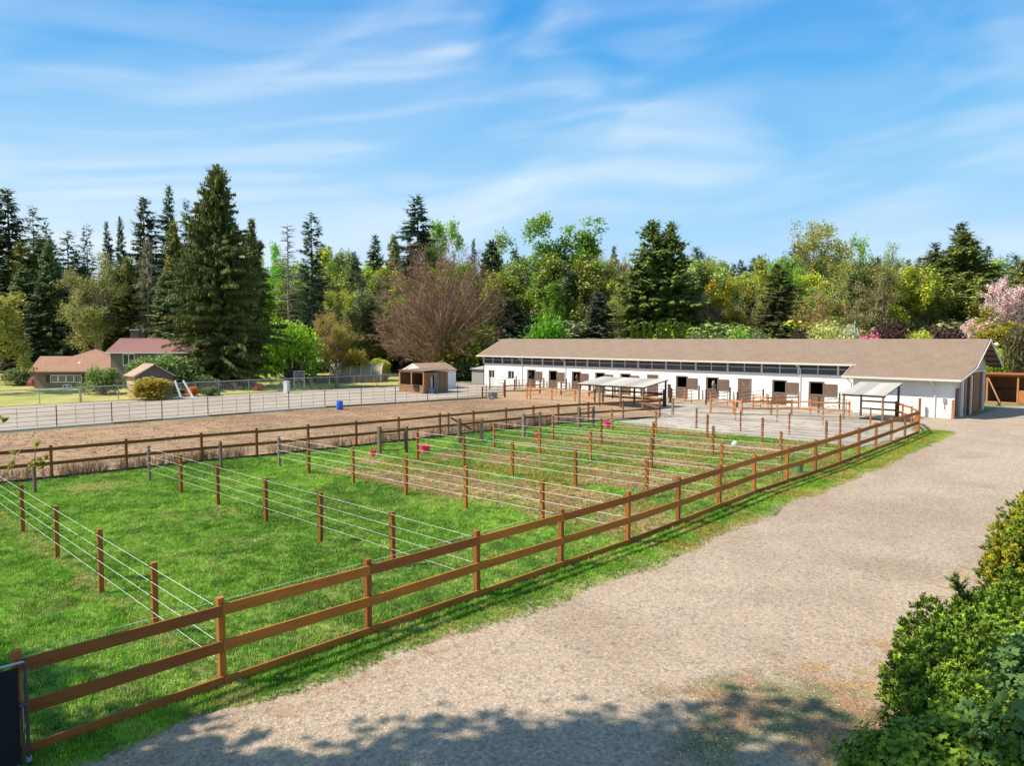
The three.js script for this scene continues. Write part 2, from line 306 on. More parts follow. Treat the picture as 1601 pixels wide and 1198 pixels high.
// grass blades, pebbles and clods: real geometry nobody could count
function stuff(name, geo, mat, spots, label, category) {
  const im = new THREE.InstancedMesh(geo, mat, spots.length), m4 = new THREE.Matrix4(), q = new THREE.Quaternion(), e = new THREE.Euler(), col = new THREE.Color();
  spots.forEach((s, i) => {
    q.setFromEuler(e.set(s.rx ?? 0, s.ry ?? 0, s.rz ?? 0)); m4.compose(V(s.x, s.y ?? 0, s.z), q, V(s.s * (s.w ?? 1), s.s * (s.h ?? 1), s.s * (s.w ?? 1))); im.setMatrixAt(i, m4);
    if (s.c) im.setColorAt(i, col.setRGB(...s.c));
  });
  im.name = name; im.userData = { kind: 'stuff', label, category }; shadows(im); scene.add(im); return im;
}
function tuftGeo(seed, n, h, spread, w) {
  const r = rng(seed), t = new Tri();
  for (let k = 0; k < n; k++) {
    const a = r() * 6.283, d = Math.sqrt(r()) * spread, x = Math.cos(a) * d, z = Math.sin(a) * d, b = r() * 6.283, l = h * (0.55 + 0.6 * r()), lean = (0.15 + 0.55 * r()) * l, wx = Math.cos(b + 1.57) * w, wz = Math.sin(b + 1.57) * w, g = 0.75 + 0.5 * r(), c = [g * (0.9 + 0.3 * r()), g, g * 0.9];
    const s = t.n; t.v(x - wx, 0, z - wz, c); t.v(x + wx, 0, z + wz, c);
    t.v(x + Math.cos(b) * lean * 0.4 - wx * 0.8, l * 0.62, z + Math.sin(b) * lean * 0.4 - wz * 0.8, c); t.v(x + Math.cos(b) * lean * 0.4 + wx * 0.8, l * 0.62, z + Math.sin(b) * lean * 0.4 + wz * 0.8, c);
    t.v(x + Math.cos(b) * lean, l * 0.92, z + Math.sin(b) * lean, c);
    t.tri(s, s + 1, s + 3); t.tri(s, s + 3, s + 2); t.tri(s + 2, s + 3, s + 4);
  }
  return t.geo();
}
const bladeM = new THREE.MeshPhysicalMaterial({ color: 0xffffff, vertexColors: true, roughness: 0.7, side: THREE.DoubleSide, transmission: 0.3, thickness: 0, specularIntensity: 0.3 });
{
  const spots = [], r = rng(91);
  const add = (x, z, big) => {
    const b = bare(x, z); if (r() < b * 0.93) return;
    let c = grassTone(x, z); if (r() < 0.09) c = mix(c, STRAW, 0.55); const g = 0.75 + 0.55 * r(), cl = fbm(x * 2.3 + 8, z * 2.3, 3);
    spots.push({ x, y: 0.012, z, s: big * (0.6 + 0.9 * cl) * (0.75 + 0.5 * r()), ry: r() * 6.28, c: [c[0] * g * 1.25, c[1] * g * 1.25, c[2] * g * 1.2] });
  };
  const inside = (x, z) => x > backX(z) + 0.2;
  for (let i = 0; i < 210000; i++) { const x = lerp(-37, -11.9, r()), z = lerp(3, -17.2, r()); if (inside(x, z)) add(x, z, 1); }
  for (let i = 0; i < 130000; i++) { const x = lerp(-34, -12.2, r()), z = lerp(-17, -41.2, r()); if (inside(x, z)) add(x, z, 1.05); }
  for (let i = 0; i < 100000; i++) {          // verge: thick by the fence, petering out over the gravel
    const z = lerp(1, -52.5, r()), f = fenceX(z), wv = lerp(0.62, 1.25, smooth(-4, -16, z)) + (fbm(z * 0.9, 5, 3) - 0.5) * 0.5, k = r() ** 0.8, x = f + 0.02 + k * wv * 1.35; if (r() > 1.15 - k) continue;
    const c = mix(grassTone(x, z), STRAW, 0.5 * smooth(0.55, 0.72, fbm(x * 1.4, z * 1.4 + 3, 3))), g = 0.8 + 0.5 * r(); spots.push({ x, y: 0.01, z, s: (0.5 + 0.8 * r()) * (1.1 - 0.5 * k), ry: r() * 6.28, c: [c[0] * g * 1.25, c[1] * g * 1.25, c[2] * g] });
  }
  const half = [[], [], []]; spots.forEach((s, i) => half[i % 3].push(s));
  half.forEach((h, i) => stuff(['grass', 'grass_001', 'grass_002'][i], tuftGeo(300 + i, 9, [0.065, 0.085, 0.05][i], 0.06, 0.005), bladeM, h, ['short green grass blades growing over the paddocks', 'longer green grass blades mixed through the paddocks', 'fine low grass blades mixed through the paddocks'][i], 'grass'));
}
{
  const pebble = new THREE.IcosahedronGeometry(1, 0); const spots = [], r = rng(17);
  for (let i = 0; i < 150000; i++) {
    const d = 8.5 + 26 * r() ** 1.7, a = YAW + lerp(0.75, -0.85, r()), x = -Math.sin(a) * d, z = -Math.cos(a) * d; if (x < -10.6 || x > 2) continue;
    const g = (0.5 + 0.8 * r()) * (r() < 0.1 ? 1.3 : 1), s = 0.005 + 0.013 * r() ** 2.2; spots.push({ x, y: 0.006, z, s, h: 0.6, rx: r(), ry: r() * 6, rz: r(), c: [0.39 * g, 0.295 * g * (0.96 + 0.08 * r()), 0.215 * g * (0.92 + 0.2 * r())] });
  }
  stuff('gravel', pebble, new THREE.MeshStandardMaterial({ roughness: 0.9 }), spots, 'loose pale crushed stone scattered over the drive', 'gravel');
  const clods = []; for (let i = 0; i < 26000; i++) { const x = lerp(-30, -12.6, r()), z = lerp(-16.8, -41, r()); if (r() > bare(x, z) * 0.9) continue; const g = 0.7 + 0.6 * r(); clods.push({ x, y: 0.012, z, s: 0.012 + 0.04 * r() ** 3, h: 0.7, rx: r() * 3, ry: r() * 6, rz: r() * 3, c: [0.18 * g, 0.108 * g, 0.045 * g] }); }
  for (let i = 0; i < 16000; i++) { const x = lerp(-55, -34.5, r()), z = lerp(2, -50, r()); if (x > backX(z) - 0.3 || fbm(x * 0.4, z * 0.8, 3) < 0.5) continue; const g = 0.7 + 0.5 * r(); clods.push({ x, y: 0.008, z, s: 0.02 + 0.05 * r() ** 3, h: 0.6, rx: r() * 3, ry: r() * 6, rz: r() * 3, c: [0.24 * g, 0.15 * g, 0.095 * g] }); }
  stuff('dirt_clods', new THREE.IcosahedronGeometry(1, 0), new THREE.MeshStandardMaterial({ roughness: 1 }), clods, 'loose brown clods of trampled earth in paddocks and arena', 'dirt');
}

// ───────────────────────── fences
function wireMesh(parent, A, B, h0, h1, dx, dy, r, mat, name = 'wire_mesh') {
  const t = new Tri(), c = [1, 1, 1], L = Math.hypot(B[0] - A[0], B[1] - A[1]), o = wpos(parent), P = (s, y) => V(lerp(A[0], B[0], s / L) - o.x, y, lerp(A[1], B[1], s / L) - o.z);
  for (let s = dx; s < L; s += dx) t.tube(P(s, h0), P(s, h1), r, r, 3, c);
  for (let y = h0 + dy; y < h1; y += dy) t.tube(P(0, y), P(L, y), r, r, 3, c);
  const m = mesh(name, t.geo(), mat, parent); m.userData.kind = 'stuff'; return m;
}
function diamondMesh(parent, A, B, h0, h1, step, r, mat, name = 'wire_mesh') {
  const t = new Tri(), c = [1, 1, 1], L = Math.hypot(B[0] - A[0], B[1] - A[1]), o = wpos(parent), hh = h1 - h0;
  const P = (s, y) => V(lerp(A[0], B[0], s / L) - o.x, y, lerp(A[1], B[1], s / L) - o.z);
  for (let s = -hh; s < L; s += step) {
    const a = Math.max(s, 0), b = Math.min(s + hh, L); if (b <= a) continue;
    t.tube(P(a, h0 + (a - s)), P(b, h0 + (b - s)), r, r, 3, c); t.tube(P(a, h1 - (a - s)), P(b, h1 - (b - s)), r, r, 3, c);
  }
  const m = mesh(name, t.geo(), mat, parent); m.userData.kind = 'stuff'; return m;
}
{ // three-board fence along the drive
  const f = thing('board_fence', 'long orange-brown three-board fence between green paddocks and gravel drive', 'fence', [-11.87, 0, -2]), r = rng(5);
  const zs = [-2.05]; for (let k = 0; k <= 15; k++) zs.push(-4.97 - 2.9787 * k);
  const P = zs.map((z) => [fenceX(z), z]);
  P.forEach(([x, z], i) => { const p = box(f, 'post', pick(stain, r), [x - 0.068, z < -30 ? 0.76 : 0.785, z], [0.115, (z < -30 ? 1.53 : 1.58) + 0.03 * (r() - 0.5), 0.115], (r() - 0.5) * 0.06, UNIT_V); p.rotation.x = (r() - 0.5) * 0.012; p.rotation.z = (r() - 0.5) * 0.012; });
  for (let i = 0; i < P.length - 1; i++) {
    const [ax, az] = P[i], [bx, bz] = P[i + 1];
    for (const y of [1.375, 0.74, 0.105]) { const j = 0.03 * (r() - 0.5), e = i === P.length - 2 ? 0 : 0.003; beam(f, 'rail', pick(stain, r), [ax + 0.012, y + j, az], [bx + 0.012, y + 0.03 * (r() - 0.5), bz + e], 0.19 + 0.008 * r(), 0.038); }
  }
  for (let i = 0; i < P.length - 1; i++) { rod(f, 'insulator', blackPlastic, [P[i][0] - 0.12, 1.43, P[i][1]], [P[i][0] - 0.30, 1.43, P[i][1]], 0.012); rod(f, 'rope', rope, [P[i][0] - 0.3, 1.43, P[i][1]], [P[i + 1][0] - 0.3, 1.43, P[i + 1][1]], 0.0028, ROD4); }
  for (let i = 0; i < P.length - 1; i++) wireMesh(f, [P[i][0] - 0.012, P[i][1]], [P[i + 1][0] - 0.012, P[i + 1][1]], 0.02, 1.25, 0.1, 0.1, 0.0012, wireM);
}
{ // dark two-board fence between paddock lane and arena
  const f = thing('board_fence', 'weathered dark brown two-board fence between paddock lane and brown arena', 'fence', [BACK[0][0], 0, BACK[0][1]]), r = rng(6);
  const zs = [3, 0.1, -2.4, -4.9, -7.6, -10.5, -13.8, -16.4, -19.1, -21.9, -24.6, -27.6]; const P = zs.map((z) => [backX(z), z]); P.push([-33.3, -28.2], [-33.2, -30.2], [-33.0, -32.9], [-32.75, -35.3], [-32.5, -37.6], [-31.9, -40.2], [-31.0, -43.2], [-29.9, -46.4]);
  P.forEach(([x, z], i) => box(f, 'post', i === 12 ? greyWood[0] : pick(oldStain, r), [x - 0.07, 0.72, z], [0.11, 1.46 + 0.06 * r(), 0.11], 0, UNIT_V));
  for (let i = 0; i < P.length - 1; i++) for (const y of [1.30, 0.68]) beam(f, 'rail', pick(oldStain, r), [P[i][0] + 0.01, y + 0.02 * (r() - 0.5), P[i][1]], [P[i + 1][0] + 0.01, y + 0.02 * (r() - 0.5), P[i + 1][1]], 0.145, 0.04);
  beam(f, 'brace', oldStain[1], [-33.25, 1.15, -28.3], [-33.15, 0.3, -29.9], 0.1, 0.05);
  for (let i = 0; i < P.length - 1; i++) { beam(f, 'kick_board', pick(darkWood, r), [P[i][0] + 0.03, 0.06, P[i][1]], [P[i + 1][0] + 0.03, 0.06, P[i + 1][1]], 0.13, 0.04); wireMesh(f, [P[i][0] - 0.015, P[i][1]], [P[i + 1][0] - 0.015, P[i + 1][1]], 0.1, 1.2, 0.15, 0.15, 0.0013, wireM); }
}
{ // white-rope dividers between the paddocks
  const XS = [-15.0, -18.4, -21.7, -25.1, -28.3];
  const words = ['white-roped divider nearest the camera, crossing the green paddock', 'second white-roped divider across green grass, by the fourth fence post', 'third white-roped divider, where lush grass meets trampled brown soil', 'fourth white-roped divider, running to the pink tub by a pipe gate', 'fifth white-roped divider across brown trampled paddocks', 'sixth white-roped divider, passing the red bucket', 'last white-roped divider before the grey gravel yard'];
  ROWS.forEach(([A, B], k) => {
    const f = thing('rope_divider', words[k], 'fence', [B[0], 0, B[1]], 0, 'rope dividers between the paddocks'), r = rng(50 + k), hs = [1.45, 1.15, 0.85, 0.54];
    const xs = k === 0 ? [-15.0, -18.4, -22.1, -25.9, -29.6, -33.2] : k < 3 ? [...XS.map((x) => x + (r() - 0.5) * 0.2), A[0]] : [-14.9, -18.3, -21.5, -24.6, -27.6].map((x) => x + (r() - 0.5) * 0.2);
    for (const x of xs) {
      const z = lerp(A[1], B[1], (x - A[0]) / (B[0] - A[0])), grey = k < 3 && x < -30.2 && k > 0; const h = 1.52 + 0.08 * (r() - 0.5);
      const p = box(f, 'post', grey ? pick(greyWood, r) : pick(stain, r), [x, h / 2 - 0.01, z], [0.105, h, 0.105], (r() - 0.5) * 0.3, UNIT_V); p.rotation.z = (r() - 0.5) * 0.02; p.rotation.x = (r() - 0.5) * 0.02;
      for (const y of hs) rod(f, 'insulator', blackPlastic, [x, y, z + 0.05], [x, y, z + 0.095], 0.022);
    }
    const zo = 0.09;
    for (const y of hs) { const far = k > 1 ? 0.0058 : 0.0036; rod(f, 'rope', rope, [k === 0 ? A[0] : Math.min(...xs) - 0.05, y, A[1] + (k > 2 ? (Math.min(...xs) - A[0]) * (B[1] - A[1]) / (B[0] - A[0]) : 0) + zo], [B[0] - 0.13, y, B[1] + zo], far, ROD4); }
  });
}
{ // loose rows of bare posts over the grey gravel yard
  const rows = [
    ['near row of bare orange posts standing in the grey gravel yard', [[-24.5, -42.4], [-21.6, -42.9], [-18.7, -43.6], [-16.1, -44.9]], -46.9],
    ['far row of bare orange posts standing in the grey gravel yard', [[-24.8, -48.4], [-22.1, -49.4], [-19.1, -50.0], [-16.4, -51.2]], -51.8],
  ];
  rows.forEach(([label, pts], k) => {
    const f = thing('post_row', label, 'fence', [pts[0][0], 0, pts[0][1]]), r = rng(70 + k);
    for (const [x, z] of pts) { const p = box(f, 'post', pick(k ? paleStain : stain, r), [x, 0.68, z], [0.1, 1.38, 0.1], r() * 0.5, UNIT_V); p.rotation.z = (r() - 0.5) * 0.03; for (const y of [1.25, 0.9, 0.5]) rod(f, 'insulator', blackPlastic, [x, y, z + 0.05], [x, y, z + 0.09], 0.022); }
    for (const y of [1.25, 0.9]) rod(f, 'rope', rope, [pts[0][0], y, pts[0][1] + 0.09], [pts[3][0], y, pts[3][1] + 0.09], 0.003, ROD4);
  });
}
// pipe gates at the lane ends of the paddocks
{
  const G = [[[-30.6, -21.2], [-29.95, -22.45], 'pipe gate beside the two pink tubs on the green lane'], [[-30.35, -26.45], [-30.0, -27.9], 'pipe gate by the small green tub'], [[-29.6, -30.95], [-30.1, -33.0], 'pipe gate behind the red bucket'], [[-29.9, -36.6], [-29.85, -38.1], 'pipe gate near the magenta tub, last along the lane']];
  G.forEach(([a, b, label], k) => {
    const g = thing('pipe_gate', label, 'gate', [a[0], 0, a[1]], 0, 'pipe gates along the paddock lane');
    box(g, 'gate_post', greyWood[k % 3], [a[0], 0.74, a[1]], [0.17, 1.48, 0.17], 0.2, UNIT_V); box(g, 'gate_post', greyWood[(k + 1) % 3], [b[0], 0.71, b[1]], [0.12, 1.42, 0.12], 0, UNIT_V);
    const m = k === 0 || k === 1 ? rustPipe : darkPipe, P = (t, y) => [lerp(a[0], b[0], t), y, lerp(a[1], b[1], t)];
    for (const y of [1.32, 1.02, 0.74, 0.48, 0.22]) rod(g, 'rail', m, P(0.12, y), P(0.93, y), 0.021);
    for (const t of [0.12, 0.93]) rod(g, 'upright', m, P(t, 0.2), P(t, 1.34), 0.021);
  });
}
for (const [x, z, h, label] of [[-32.4, -6.4, 1.35, 'lone grey post by the budding sapling twigs'], [-32.2, -13.6, 1.3, 'grey post standing in grass beside the dark two-board fence']]) { const p = thing('wood_post', label, 'post', [x, 0, z]); box(p, 'shaft', greyWood[1], [x, h / 2, z], [0.1, h, 0.1], 0.3, UNIT_V); rod(p, 'insulator', blackPlastic, [x, h - 0.15, z + 0.05], [x, h - 0.15, z + 0.1], 0.022); }

// panel fence along the far side of the arena
{
  const f = thing('pipe_panel_fence', 'thin grey five-rail pipe fence between arena and pale gravel lane', 'fence', [-55.1, 0, 2]), r = rng(9);
  const zs = []; for (let z = 4.5; z > -50; z -= 3.36) zs.push(z);
  const X = (z) => z > -32 ? -55.05 + (z + 32) * -0.006 : lerp(-55.05, -52.2, (-32 - z) / 18);
  zs.forEach((z, i) => {
    rod(f, 'post', darkPipe, [X(z), 0, z], [X(z), 1.55, z], 0.034); if (i === zs.length - 1) return;
    const z1 = zs[i + 1], x0 = X(z), x1 = X(z1);
    for (const y of [1.45, 1.15, 0.86, 0.57, 0.28]) rod(f, 'rail', darkPipe, [x0, y, z], [x1, y, z1], 0.013, ROD4);
    for (const t of [0.34, 0.67]) rod(f, 'upright', darkPipe, [lerp(x0, x1, t), 0.2, lerp(z, z1, t)], [lerp(x0, x1, t), 1.46, lerp(z, z1, t)], 0.012, ROD4);
    beam(f, 'kerb_board', pick(i < 11 ? [greyWood[2], M([0.5, 0.47, 0.42], 0.9)] : greyWood, r), [x0 + 0.12, 0.07, z], [x1 + 0.12, 0.07, z1], 0.13, 0.08);
  });
}
{ // chain-link fence beyond the lane
  const f = thing('chain_link_fence', 'galvanised chain-link fence between gravel lane and yellow-green lawn', 'fence', [-76.4, 0, 2]);
  const X = (z) => z > -32 ? -76.6 : lerp(-76.6, -75.2, (-32 - z) / 28), zs = []; for (let z = 4; z > -61; z -= 3.3) zs.push(z);
  zs.forEach((z, i) => {
    rod(f, 'post', galv, [X(z), 0, z], [X(z), 1.42, z], i === 7 ? 0.1 : 0.035); if (i === zs.length - 1) return;
    const z1 = zs[i + 1]; rod(f, 'top_rail', galv, [X(z), 1.40, z], [X(z1), 1.40, z1], 0.042); diamondMesh(f, [X(z), z], [X(z1), z1], 0.04, 1.38, 0.11, 0.0028, wireM);
  });
}
{ // chain-link fence piece with dark screen, near left corner
  const f = thing('screened_gate', 'chain-link gate with black privacy screen in the lower left corner', 'gate', [-11.55, 0, -2.05]);
  const A = [-11.55, -2.08], B = [-11.50, 0.6], pipe = M([0.075, 0.09, 0.085], 0.45, { metalness: 0.5 });
  rod(f, 'frame_upright', pipe, [A[0], 0.02, A[1]], [A[0], 1.56, A[1]], 0.023); rod(f, 'frame_upright', pipe, [A[0] + 0.004, 0.06, A[1] + 0.06], [A[0] + 0.004, 0.95, A[1] + 0.06], 0.014);
  rod(f, 'top_rail', galv, [A[0], 1.53, A[1]], [B[0], 1.56, B[1]], 0.021); rod(f, 'bottom_rail', pipe, [A[0], 0.08, A[1] + 0.1], [B[0], 0.08, B[1]], 0.02); rod(f, 'frame_upright', pipe, [B[0], 0.02, B[1]], [B[0], 1.6, B[1]], 0.025);
  rod(f, 'post_cap', pipe, [A[0], 1.55, A[1]], [A[0], 1.59, A[1]], 0.028); rod(f, 'latch', pipe, [A[0], 0.92, A[1]], [A[0] + 0.02, 0.92, A[1] + 0.09], 0.02); rod(f, 'hinge_band', galv, [A[0], 0.1, A[1]], [A[0], 0.16, A[1]], 0.036);
  rod(f, 'chain', galv, [A[0] + 0.03, 0.9, A[1] + 0.05], [A[0] + 0.03, 0.55, A[1] + 0.055], 0.006); rod(f, 'tie_wire', wireM, [A[0], 1.4, A[1] + 0.04], [A[0], 0.95, A[1] + 0.045], 0.003); rod(f, 'tie_wire', wireM, [A[0], 1.42, A[1] + 0.06], [A[0], 1.0, A[1] + 0.055], 0.003);
  beam(f, 'screen', M([0.006, 0.007, 0.007], 0.9), [A[0], 0.77, A[1] + 0.09], [B[0], 0.79, B[1]], 1.40, 0.006);
  diamondMesh(f, [A[0] + 0.012, A[1] + 0.08], [B[0] + 0.012, B[1]], 0.08, 1.52, 0.085, 0.0011, M([0.04, 0.045, 0.045], 0.6, { metalness: 0.3 }));
}

// two-rail fences and runs in front of the stable
function twoRail(label, pts, mats, hs, seed, h = 1.3, closeTo) {
  const f = thing('two_rail_fence', label, 'fence', [pts[0][0], 0, pts[0][1]]), r = rng(seed);
  pts.forEach(([x, z, hh]) => box(f, 'post', pick(mats, r), [x, (hh ?? h) / 2, z], [0.11, hh ?? h, 0.11], 0, UNIT_V));
  for (let i = 0; i < pts.length - 1; i++) for (const y of hs) beam(f, 'rail', pick(mats, r), [pts[i][0], y, pts[i][1] + 0.075], [pts[i + 1][0], y, pts[i + 1][1] + 0.075], 0.13, 0.036);
  return f;
}
twoRail('pale orange two-rail fence slanting across the yard before the stable', [[-28.9, -52.2, 1.45], [-26.9, -52.2], [-26.1, -52.0], [-24.5, -53.7], [-23.4, -54.9], [-22.1, -55.3], [-19.5, -56.1]], paleStain, [1.12, 0.55], 21);
twoRail('orange two-rail fence curving from board fence corner to small metal-roofed shelter', [[-13.2, -50.2, 1.28], [-14.0, -52.6], [-14.9, -54.9], [-15.9, -56.4], [-16.9, -58.3]], stain, [1.2, 0.62], 22);
twoRail('orange two-rail fence on the arena end before the stable doors', [[-48.7, -51.4, 1.6], [-48.3, -51.5, 1.6], [-45.9, -52.0], [-43.4, -52.5], [-40.6, -52.0, 1.4]], paleStain, [1.12, 0.5], 23);
twoRail('short red-orange two-rail fence beside the galvanised water tank', [[-53.1, -52.5, 1.4], [-51.2, -56.0, 1.2]], paleStain, [1.05, 0.5], 24);
{ const f = twoRail('orange slanting gate panel in front of the second last stable door', [[-27.9, -57.6, 1.25], [-26.5, -57.4, 1.35], [-25.0, -60.0, 1.5]], paleStain, [1.05, 0.6], 25); beam(f, 'brace', paleStain[1], [-27.9, 0.4, -57.5], [-26.5, 1.15, -57.3], 0.09, 0.03); }
{ // dark pipe runs, one divider between neighbouring stalls and panels closing them
  const divs = [[-61.2, 'pipe panel run below the two stable windows'], [-56.6, 'pipe panel run between first and second stall doors'], [-53.1, 'pipe panel run between second and third stall doors'], [-49.6, 'pipe panel run between third and fourth stall doors'], [-46.2, 'pipe panel run behind the left side of the long shelter'], [-42.8, 'pipe panel run behind the middle of the long shelter'], [-39.5, 'pipe panel run at the right edge of the long shelter'], [-36.0, 'pipe panel run right of the door nearest the long shelter'], [-32.7, 'pipe panel run left of the closed crossed door'], [-29.4, 'pipe panel run right of the closed crossed door'], [-22.6, 'pipe panel run beside the roofed shelter near the stable extension']];
  divs.forEach(([x, label], k) => {
    const f = thing('pipe_run', label, 'fence', [x, 0, -62.8], 0, 'pipe runs along the stable'); const zo = -58.2 + (k % 2) * 0.5, m = darkPipe;
    for (const z of [-62.7, zo]) box(f, 'post', darkWood[k % 2], [x, 0.7, z], [0.11, 1.4, 0.11], 0, UNIT_V);
    for (const y of [1.25, 0.95, 0.65, 0.35]) rod(f, 'rail', m, [x, y, -62.7], [x, y, zo], 0.022);
    const w = x < -50 ? 2.6 : 2.2;
    for (const y of [1.2, 0.9, 0.6, 0.3]) rod(f, 'rail', m, [x, y, zo], [x + w, y, zo + 0.15], 0.02);
    rod(f, 'upright', m, [x + w, 0.1, zo + 0.15], [x + w, 1.25, zo + 0.15], 0.025);
  });
  const g = thing('pipe_panel_fence', 'short four-rail pipe gate beside the galvanised tank at the arena end', 'fence', [-51.6, 0, -51]);
  box(g, 'post', darkWood[0], [-51.5, 0.9, -51.1], [0.13, 1.85, 0.13], 0, UNIT_V); box(g, 'post', darkWood[1], [-52.2, 0.6, -48.6], [0.1, 1.2, 0.1], 0, UNIT_V);
  for (const y of [1.1, 0.82, 0.54, 0.26]) rod(g, 'rail', rustPipe, [-52.2, y, -48.6], [-51.5, y, -51.1], 0.024);
}
for (const [x, z, h, m, label] of [[-30.2, -48.6, 1.3, greyWood[2], 'grey post standing alone in the yard left of the slanting orange fence'], [-36, -57.4, 1.75, darkWood[0], 'tall dark post behind the right end of the long shelter'], [-36.2, -60.4, 1.2, paleStain[0], 'bright orange post in front of the third last open stall door'], [-34.4, -53.9, 1.5, darkWood[1], 'dark post at the back corner of the long shelter'], [-15.9, -60.6, 1.42, oldStain[0], 'brown post before the white wall of the stable extension'], [-13.75, -60.85, 1.4, paleStain[1], 'pinkish post at the corner of the stable extension']]) {
  const p = thing('wood_post', label, 'post', [x, 0, z]); box(p, 'shaft', m, [x, h / 2, z], [0.15, h, 0.15], 0.1, UNIT_V); box(p, 'cap', m, [x, h + 0.015, z], [0.17, 0.03, 0.17], 0.1);
}
{ // dry weed stalks under the dark fence
  const t = new Tri(), r = rng(8); for (let k = 0; k < 8; k++) { const a = r() * 6.28, l = 0.25 + 0.4 * r(), x = (r() - 0.5) * 0.12, z = (r() - 0.5) * 0.12, g = 0.7 + 0.6 * r(), c = [g, g, g]; t.tube(V(x, 0, z), V(x + Math.cos(a) * l * 0.3, l, z + Math.sin(a) * l * 0.3), 0.004, 0.002, 3, c); for (let q = 0; q < 3; q++) { const y = l * (0.5 + 0.17 * q); t.kite(x + Math.cos(a) * y * 0.3, y, z + Math.sin(a) * y * 0.3, Math.cos(a + q * 2), 0.5, Math.sin(a + q * 2), -Math.sin(a + q * 2), 0.2, Math.cos(a + q * 2), 0.06, 0.012, c); } }
  const spots = []; for (let i = 0; i < 1500; i++) { const z = lerp(2, -40, r()), x = backX(z) - 0.1 - 0.9 * r() ** 2; if (fbm(z * 0.9, 4, 3) + r() * 0.3 < 0.55) continue; const g = 0.6 + 0.6 * r(); spots.push({ x, z, s: 0.5 + 0.8 * r(), ry: r() * 6, c: [0.24 * g, 0.165 * g, 0.09 * g] }); }
  stuff('weeds', t.geo(), new THREE.MeshStandardMaterial({ vertexColors: true, roughness: 0.9, side: THREE.DoubleSide }), spots, 'dry brown weed stalks along the foot of the dark two-board fence', 'weeds');
}

// ───────────────────────── buildings
const shingleTex = (a, b, seed) => colourTex(512, 512, (u, v, i, j) => {
  const row = Math.floor(v * 32), cu = u * 24 + (row % 2) * 0.5 + NT[row * 13 + seed], tab = Math.floor(cu), k = NT[(tab * 31 + row * 117 + seed * 7) & 65535], f = NT[(i * 23 + j * 441) & 65535], fv = v * 32 - row;
  const n = fbm(u * 6 + seed, v * 6, 4); return mix(a, b, clamp(0.25 + 0.45 * k + 0.5 * (n - 0.5))).map((c) => c * (0.8 + 0.35 * f) * (fv < 0.14 ? 0.72 : 1));
}, true);
const shingleBump = greyTex(256, 256, (u, v) => { const fv = v * 32 - Math.floor(v * 32); return 1 - fv * 0.7; });
const shingles = (a, b, seed) => { const t = shingleTex(a, b, seed); t.repeat.set(1 / 4.5, 1 / 4.5); const bm = shingleBump.clone(); bm.repeat.set(1 / 4.5, 1 / 4.5); bm.needsUpdate = true; return new THREE.MeshStandardMaterial({ map: t, roughness: 0.95, bumpMap: bm, bumpScale: 0.012 }); };
const barnRoofM = shingles([0.168, 0.116, 0.078], [0.262, 0.188, 0.132], 2);
const sidingTex = colourTex(512, 512, (u, v, i, j) => { const gx = u * 10 - Math.floor(u * 10), n = fbm(u * 5, v * 5, 4), st = fbm(u * 40, v * 2.5 + 8, 3), f = NT[(i * 5 + j * 211) & 65535]; let k = 0.93 + 0.06 * (n - 0.5) + 0.02 * f - 0.05 * smooth(0.62, 0.8, st); if (gx < 0.05) k *= 0.84; return [k, k * 0.99, k * 0.96]; }, true);
sidingTex.repeat.set(1 / 3, 1 / 3);
const white = M([0.87, 0.87, 0.85], 0.7, { map: sidingTex }), whiteTrim = M([0.74, 0.71, 0.66], 0.6), beige = M([0.56, 0.50, 0.43], 0.75, { map: sidingTex }), gutterM = M([0.60, 0.555, 0.49], 0.5);
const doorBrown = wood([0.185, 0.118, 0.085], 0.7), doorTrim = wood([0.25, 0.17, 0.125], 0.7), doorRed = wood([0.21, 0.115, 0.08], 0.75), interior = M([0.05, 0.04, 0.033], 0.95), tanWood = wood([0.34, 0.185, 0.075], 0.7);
const smoky = M([0.045, 0.042, 0.048], 0.35), smokyBlue = M([0.060, 0.066, 0.085], 0.28), glassDark = M([0.03, 0.035, 0.04], 0.12), frameWhite = M([0.78, 0.77, 0.74], 0.5);
const osb = M([0.27, 0.15, 0.075], 0.9, { map: grain });
// a wall panel with openings; the shape lies in x-y and is pushed back by depth
function wallGeo(x0, x1, y0, y1, holes, depth, outline) {
  const s = new THREE.Shape(outline ? outline.map(([x, y]) => new THREE.Vector2(x, y)) : [[x0, y0], [x1, y0], [x1, y1], [x0, y1]].map(([x, y]) => new THREE.Vector2(x, y)));
  for (const [a, b, c, d] of holes) s.holes.push(new THREE.Path([[a, c], [a, d], [b, d], [b, c]].map(([x, y]) => new THREE.Vector2(x, y))));
  const g = new THREE.ExtrudeGeometry(s, { depth, bevelEnabled: false }); g.translate(0, 0, -depth); return g;
}
